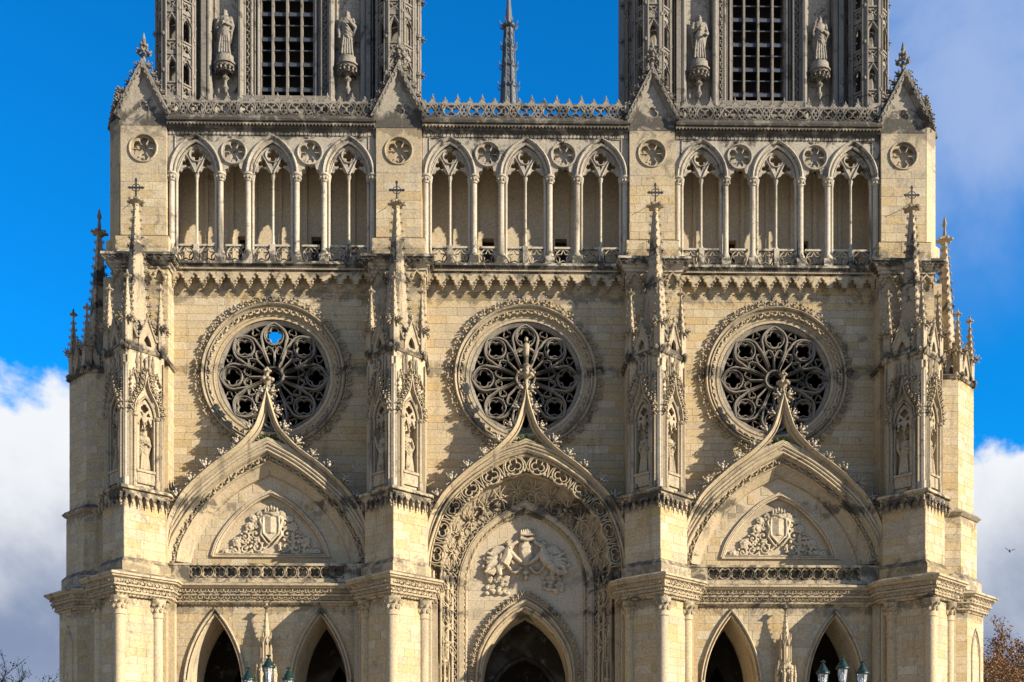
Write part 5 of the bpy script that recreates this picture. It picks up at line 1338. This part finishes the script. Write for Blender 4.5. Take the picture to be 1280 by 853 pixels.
# ------------------------------------------------------------------ statues
def statue(me, loc, rz, label, group, dz=0):
    o = place('statue', me, None, loc, (0, 0, rz)); tag(o, label, 'statue', group); return o
TS = 'statues on the tower brackets'
for (x, k, lab) in ((-PITCH-3.38, 0, 'robed stone statue with folded arms, outer bracket of the tower above the bare twigs'),
                    (-PITCH+3.38, 1, 'stone statue lowering one hand, between the spire and the louvres over the bare twigs'),
                    (PITCH-3.38, 2, 'stone statue with an open book, on the bracket just past the central sky gap'),
                    (PITCH+3.38, 3, 'beardless stone statue raising one hand, on the tower bracket nearest the veiled sky')):
    statue(FIG[k], (x, TY+.08, TZ+5.97), 0.0, lab, TS)
NG = 'statues in the buttress niches'
nm = ('outermost buttress beside the white cloud', 'buttress on the angels\' sunlit side', 'buttress on the angels\' shaded side', 'outermost buttress above the brown tree')
kinds_ = ('stone statue with a book', 'veiled stone statue with folded arms', 'stone statue blessing', 'veiled stone statue with one arm lowered')
for i, x in enumerate(PIERS):
    for s in (-1, 1):
        k = (2*i+(s > 0)) % 4; q = s*.725-s*.02
        statue(NFIG[k], (x+s*(.725-.16), -2.625+.16, 17.98), s*PI/4, '%s, %s niche, %s' % (kinds_[k], 'shaded' if s < 0 else 'sunlit', nm[i]), NG)

# ------------------------------------------------------------------ the slender spire far behind, and the roof it stands on
nv = MB(); nv.box(-9, 9, 18, 95, 0, 28); nv.add([(-9.5, 18, 28), (9.5, 18, 28), (0, 18, 43), (-9.5, 95, 28), (9.5, 95, 28), (0, 95, 43)], [(0, 1, 2), (3, 5, 4), (0, 2, 5, 3), (1, 4, 5, 2)])
nv.build('nave', M_ASH, cath)
sp = empty('spire', (0, 85, 40), label='slender blue-grey lead spire rising behind the balustrade between the two towers', cat='spire')
m = MB(); m.lathe([(2.6, 0), (2.6, 20), (1.9, 28), (1.30, 44), (1.12, 49), (.88, 54), (.68, 57.2), (.60, 59.4)], (0, 0), 8, PI/8); m.build('shaft', M_LEAD, sp)
m = MB(); m.lathe([(.5, 59.5), (.36, 62), (.30, 62.2), (.18, 64.5), (.3, 64.7), (.14, 65), (.10, 67), (.04, 69.5)], (0, 0), 8); m.build('tip', M_LEAD, sp)
rb = MB()
for k in range(8):
    a = k*PI/4+PI/8; rb.tube([(1.92*math.cos(a), 1.92*math.sin(a), 28), (1.15*math.cos(a), 1.15*math.sin(a), 49), (.62*math.cos(a), .62*math.sin(a), 59.4)], [.13, .11, .08], 5)
rb.build('rib', M_LEAD, sp)
ft = MB()
for i in range(22):
    z = 44+i*.68; r = 1.25-(z-44)*.042
    for k in range(8):
        a = k*PI/4+(i % 2)*.2; ft.tube([(r*math.cos(a), r*math.sin(a), z), (r*.98*math.cos(a+.39), r*.98*math.sin(a+.39), z+.45), (r*math.cos(a+.78), r*math.sin(a+.78), z)], .05, 4)
ft.build('openwork', M_LEAD, sp, kind='stuff')
for z, r in ((48.6, 1.2), (51.8, 1.02), (54.4, .9), (56.9, .78), (59.6, .85)):
    m = MB(); m.lathe([(r*.9, z-.1), (r*1.06, z), (r*1.06, z+.22), (r*.9, z+.32)], (0, 0), 8)
    for k in range(8):
        a = k*PI/4+PI/8; m.tube([(r*math.cos(a), r*math.sin(a), z), (r*1.35*math.cos(a), r*1.35*math.sin(a), z+.25), (r*1.5*math.cos(a), r*1.5*math.sin(a), z+.65)], [.10, .09, .03], 5)
    m.build('collar', M_LEAD, sp)

# ------------------------------------------------------------------ lamp posts on the square
def lamp_post(x, y, dz, label):
    o = empty('lamp_post', (x, y, 0), label=label, cat='lamp post', group='lamp posts with three lanterns')
    p = MB(); p.lathe([(.34, 0), (.34, .25), (.24, .35), (.24, .9), (.16, 1.0), (.10, 1.2), (.085, 4.2), (.13, 4.3), (.13, 4.4), (.06, 4.5), (.05, 5.62)], n=12); p.build('post', M_GREEN, o, smooth=40)
    for k, (dx, zt) in enumerate(((-.71, 6.36+dz), (0, 6.80), (.71, 6.36+dz))):
        l = MB()                                                    # frame of one lantern with its foot
        zb = zt-1.05
        for i in range(6):
            a = i*PI/3+PI/6; l.tube([(dx+.12*math.cos(a), .12*math.sin(a), zb), (dx+.19*math.cos(a), .19*math.sin(a), zb+.58)], .014, 4)
        l.lathe([(.13, zb-.03), (.14, zb+.02), (.05, zb+.02)], (dx, 0), 6, PI/6); l.lathe([(.03, zb-.30), (.05, zb-.2), (.03, zb-.12), (.11, zb-.02)], (dx, 0), 8)
        ln = l.build('lantern', M_GREEN, o)
        if dx:
            ar = MB(); ar.tube([(0, 0, 4.35), (dx*.45, 0, 4.28), (dx*.85, 0, 4.45), (dx, 0, zb-.22)], .03, 6); ar.tube([(0, 0, 4.75), (dx*.3, 0, 4.70), (dx*.5, 0, 4.5)], .02, 6); ar.build('arm', M_GREEN, o)
        c = MB(); z = zb+.57
        c.lathe([(.235, z), (.245, z+.03), (.235, z+.06), (.20, z+.09), (.13, z+.22), (.09, z+.27), (.10, z+.31), (.05, z+.34), (.035, z+.38), (.07, z+.42), (.03, z+.46), (.01, z+.50)], (dx, 0), 14)
        for i in range(8): a = i*PI/4; c.ell((dx+.235*math.cos(a), .235*math.sin(a), z+.075), (.03, .03, .035)); c.ell((dx+.07*math.cos(a), .07*math.sin(a), z+.44), (.022, .022, .03))
        c.build('cap', M_GREEN, ln, smooth=40)
        gl = MB(); gl.lathe([(.115, zb+.02), (.18, zb+.565)], (dx, 0), 6, PI/6); gl.build('glass', M_GLASS, ln)
        bl = MB(); bl.lathe([(.03, zb+.03), (.055, zb+.12), (.075, zb+.3), (.05, zb+.42), (.02, zb+.46)], (dx, 0), 8); bl.build('bulb', plain('lamp_bulb', (.75, .74, .70), .3, var=.03) if 'lamp_bulb' not in D.materials else D.materials['lamp_bulb'], ln)
    return o
lamp_post(-9.6, -19, 0, 'green lamp post with three lanterns before the two doorways nearest the bare twigs')
lamp_post(10.9, -19, .26, 'green lamp post with three lanterns before the doorway nearest the rust brown tree')

# ------------------------------------------------------------------ trees, weeds, bird
def limbs(m, p, d, L, r, depth, tips, rr, spread=.55):
    q = p+d*L; mid = p+d*L*.5+Vector((rr.uniform(-1, 1), rr.uniform(-1, 1), rr.uniform(-.3, .6)))*L*.08
    m.tube([p, mid, q], [r, r*.82, r*.66], 5 if depth > 2 else 4, cap=False)
    if depth <= 2: tips.append((mid, d)); tips.append((q, d))
    if depth == 0: return
    for k in range(3 if depth > 1 else 4):
        v = Vector((rr.uniform(-1, 1), rr.uniform(-1, 1), rr.uniform(-.45, .75))); nd = (d+v*spread*1.5).normalized()
        limbs(m, q if k else mid, nd, L*rr.uniform(.62, .82), r*.58, depth-1, tips, rr, spread)
def tree(x, y, h, seed, nleaf, label, name='tree', lean=0, leafsize=.12):
    rr = random.Random(seed); o = empty(name, (x, y, 0), label=label, cat='tree'); m = MB(); tips = []
    m.tube([(0, 0, 0), (.05, .1, h*.2), (.1+lean, 0, h*.42)], [h*.024, h*.018, h*.015], 9)
    for k in range(6):
        a = k*PI/3+rr.uniform(-.3, .3); d = Vector((math.cos(a)*.62, math.sin(a)*.62, 1)).normalized() if k else Vector((.05, 0, 1))
        limbs(m, Vector((.1+lean, 0, h*.40-(k % 3)*.35)), d, h*.215, h*.0095, 4, tips, rr)
    m.build('trunk', M_BARK, o)
    c = MB()
    for i in range(nleaf):
        p, d = rr.choice(tips); q = p+Vector((rr.gauss(0, .22), rr.gauss(0, .22), rr.gauss(0, .2))); s = rr.uniform(.6, 1.3)*leafsize
        u = Vector((rr.uniform(-1, 1), rr.uniform(-1, 1), rr.uniform(-1, .4))).normalized(); v = u.orthogonal().normalized(); v = (v*math.cos(i)+u.cross(v)*math.sin(i)); w = u.cross(v)*.12*s
        c.add([q, q+u*s*.5+v*s*.32+w, q+u*s, q+u*s*.5-v*s*.32+w], [(0, 1, 2), (0, 2, 3)], min(.99, max(0, rr.gauss(.4, .28))))
    c.build('crown', M_LEAF, o)
    return o
tree(41.8, 30, 15.6, 5, 11000, 'autumn tree with rust brown leaves beside the sunlit corner of the cathedral', leafsize=.21)
tree(-40.6, 30, 14.7, 9, 1100, 'nearly bare tree with thin dark twigs under the white cloud bank', leafsize=.17)
def weed(x, z, seed, label, n=70):
    rr = random.Random(seed); m = MB()
    for i in range(n):
        b = Vector((x+rr.uniform(-.36, .36), -1.35+rr.uniform(-.15, .5), z+rr.uniform(-.12, .02))); d = Vector((rr.uniform(-.7, .7), rr.uniform(-.8, .3), rr.uniform(.4, 1))).normalized()
        L = rr.uniform(.15, .42); side = d.cross(Vector((0, 1, .3))).normalized()*L*.26; mid = b+d*L*.55; tip = b+d*L+Vector((0, 0, -.04)); up = Vector((0, -.02, .015))
        m.add([b, mid+side, tip, mid-side, mid+up], [(0, 1, 4), (1, 2, 4), (2, 3, 4), (3, 0, 4)])
    o = m.build('weed', M_WEED); tag(o, label, 'plant', 'weeds growing on the portal gables'); return o
weed(BAYS[0], 20.02, 1, 'green weed tuft in the gable tip under the rose nearest the white cloud')
weed(BAYS[1], 20.05, 2, 'small weed tuft in the gable tip above the angel relief', 30)
weed(BAYS[2], 20.02, 3, 'green weed tuft in the gable tip under the rose nearest the brown tree', 50)
b = MB(); b.tube([(-.16, 0, .0), (-.05, 0, .02), (.08, 0, .03), (.17, 0, .05)], [.02, .06, .065, .03], 8); b.ell((.19, 0, .07), (.05, .04, .04)); b.tube([(.22, 0, .07), (.27, 0, .06)], [.015, .003], 5); b.tube([(-.16, 0, 0), (-.28, 0, -.02)], [.03, .045], 5)
for s in (-1, 1): b.add([(.06, s*.04, .05), (-.08, s*.04, .05), (-.12, s*.30, .20), (-.02, s*.34, .22), (.05, s*.18, .14), (0, s*.2, .10)], [(0, 1, 2, 4), (4, 2, 3), (0, 1, 5), (1, 2, 5), (2, 3, 5), (3, 4, 5), (4, 0, 5)])
bo = b.build('bird', M_FEATH, None, (30.1, 10, 16.9)); bo.rotation_euler = (R(12), R(-15), R(70)); tag(bo, 'small dark bird flying before the cloud beside the sunlit corner', 'bird')
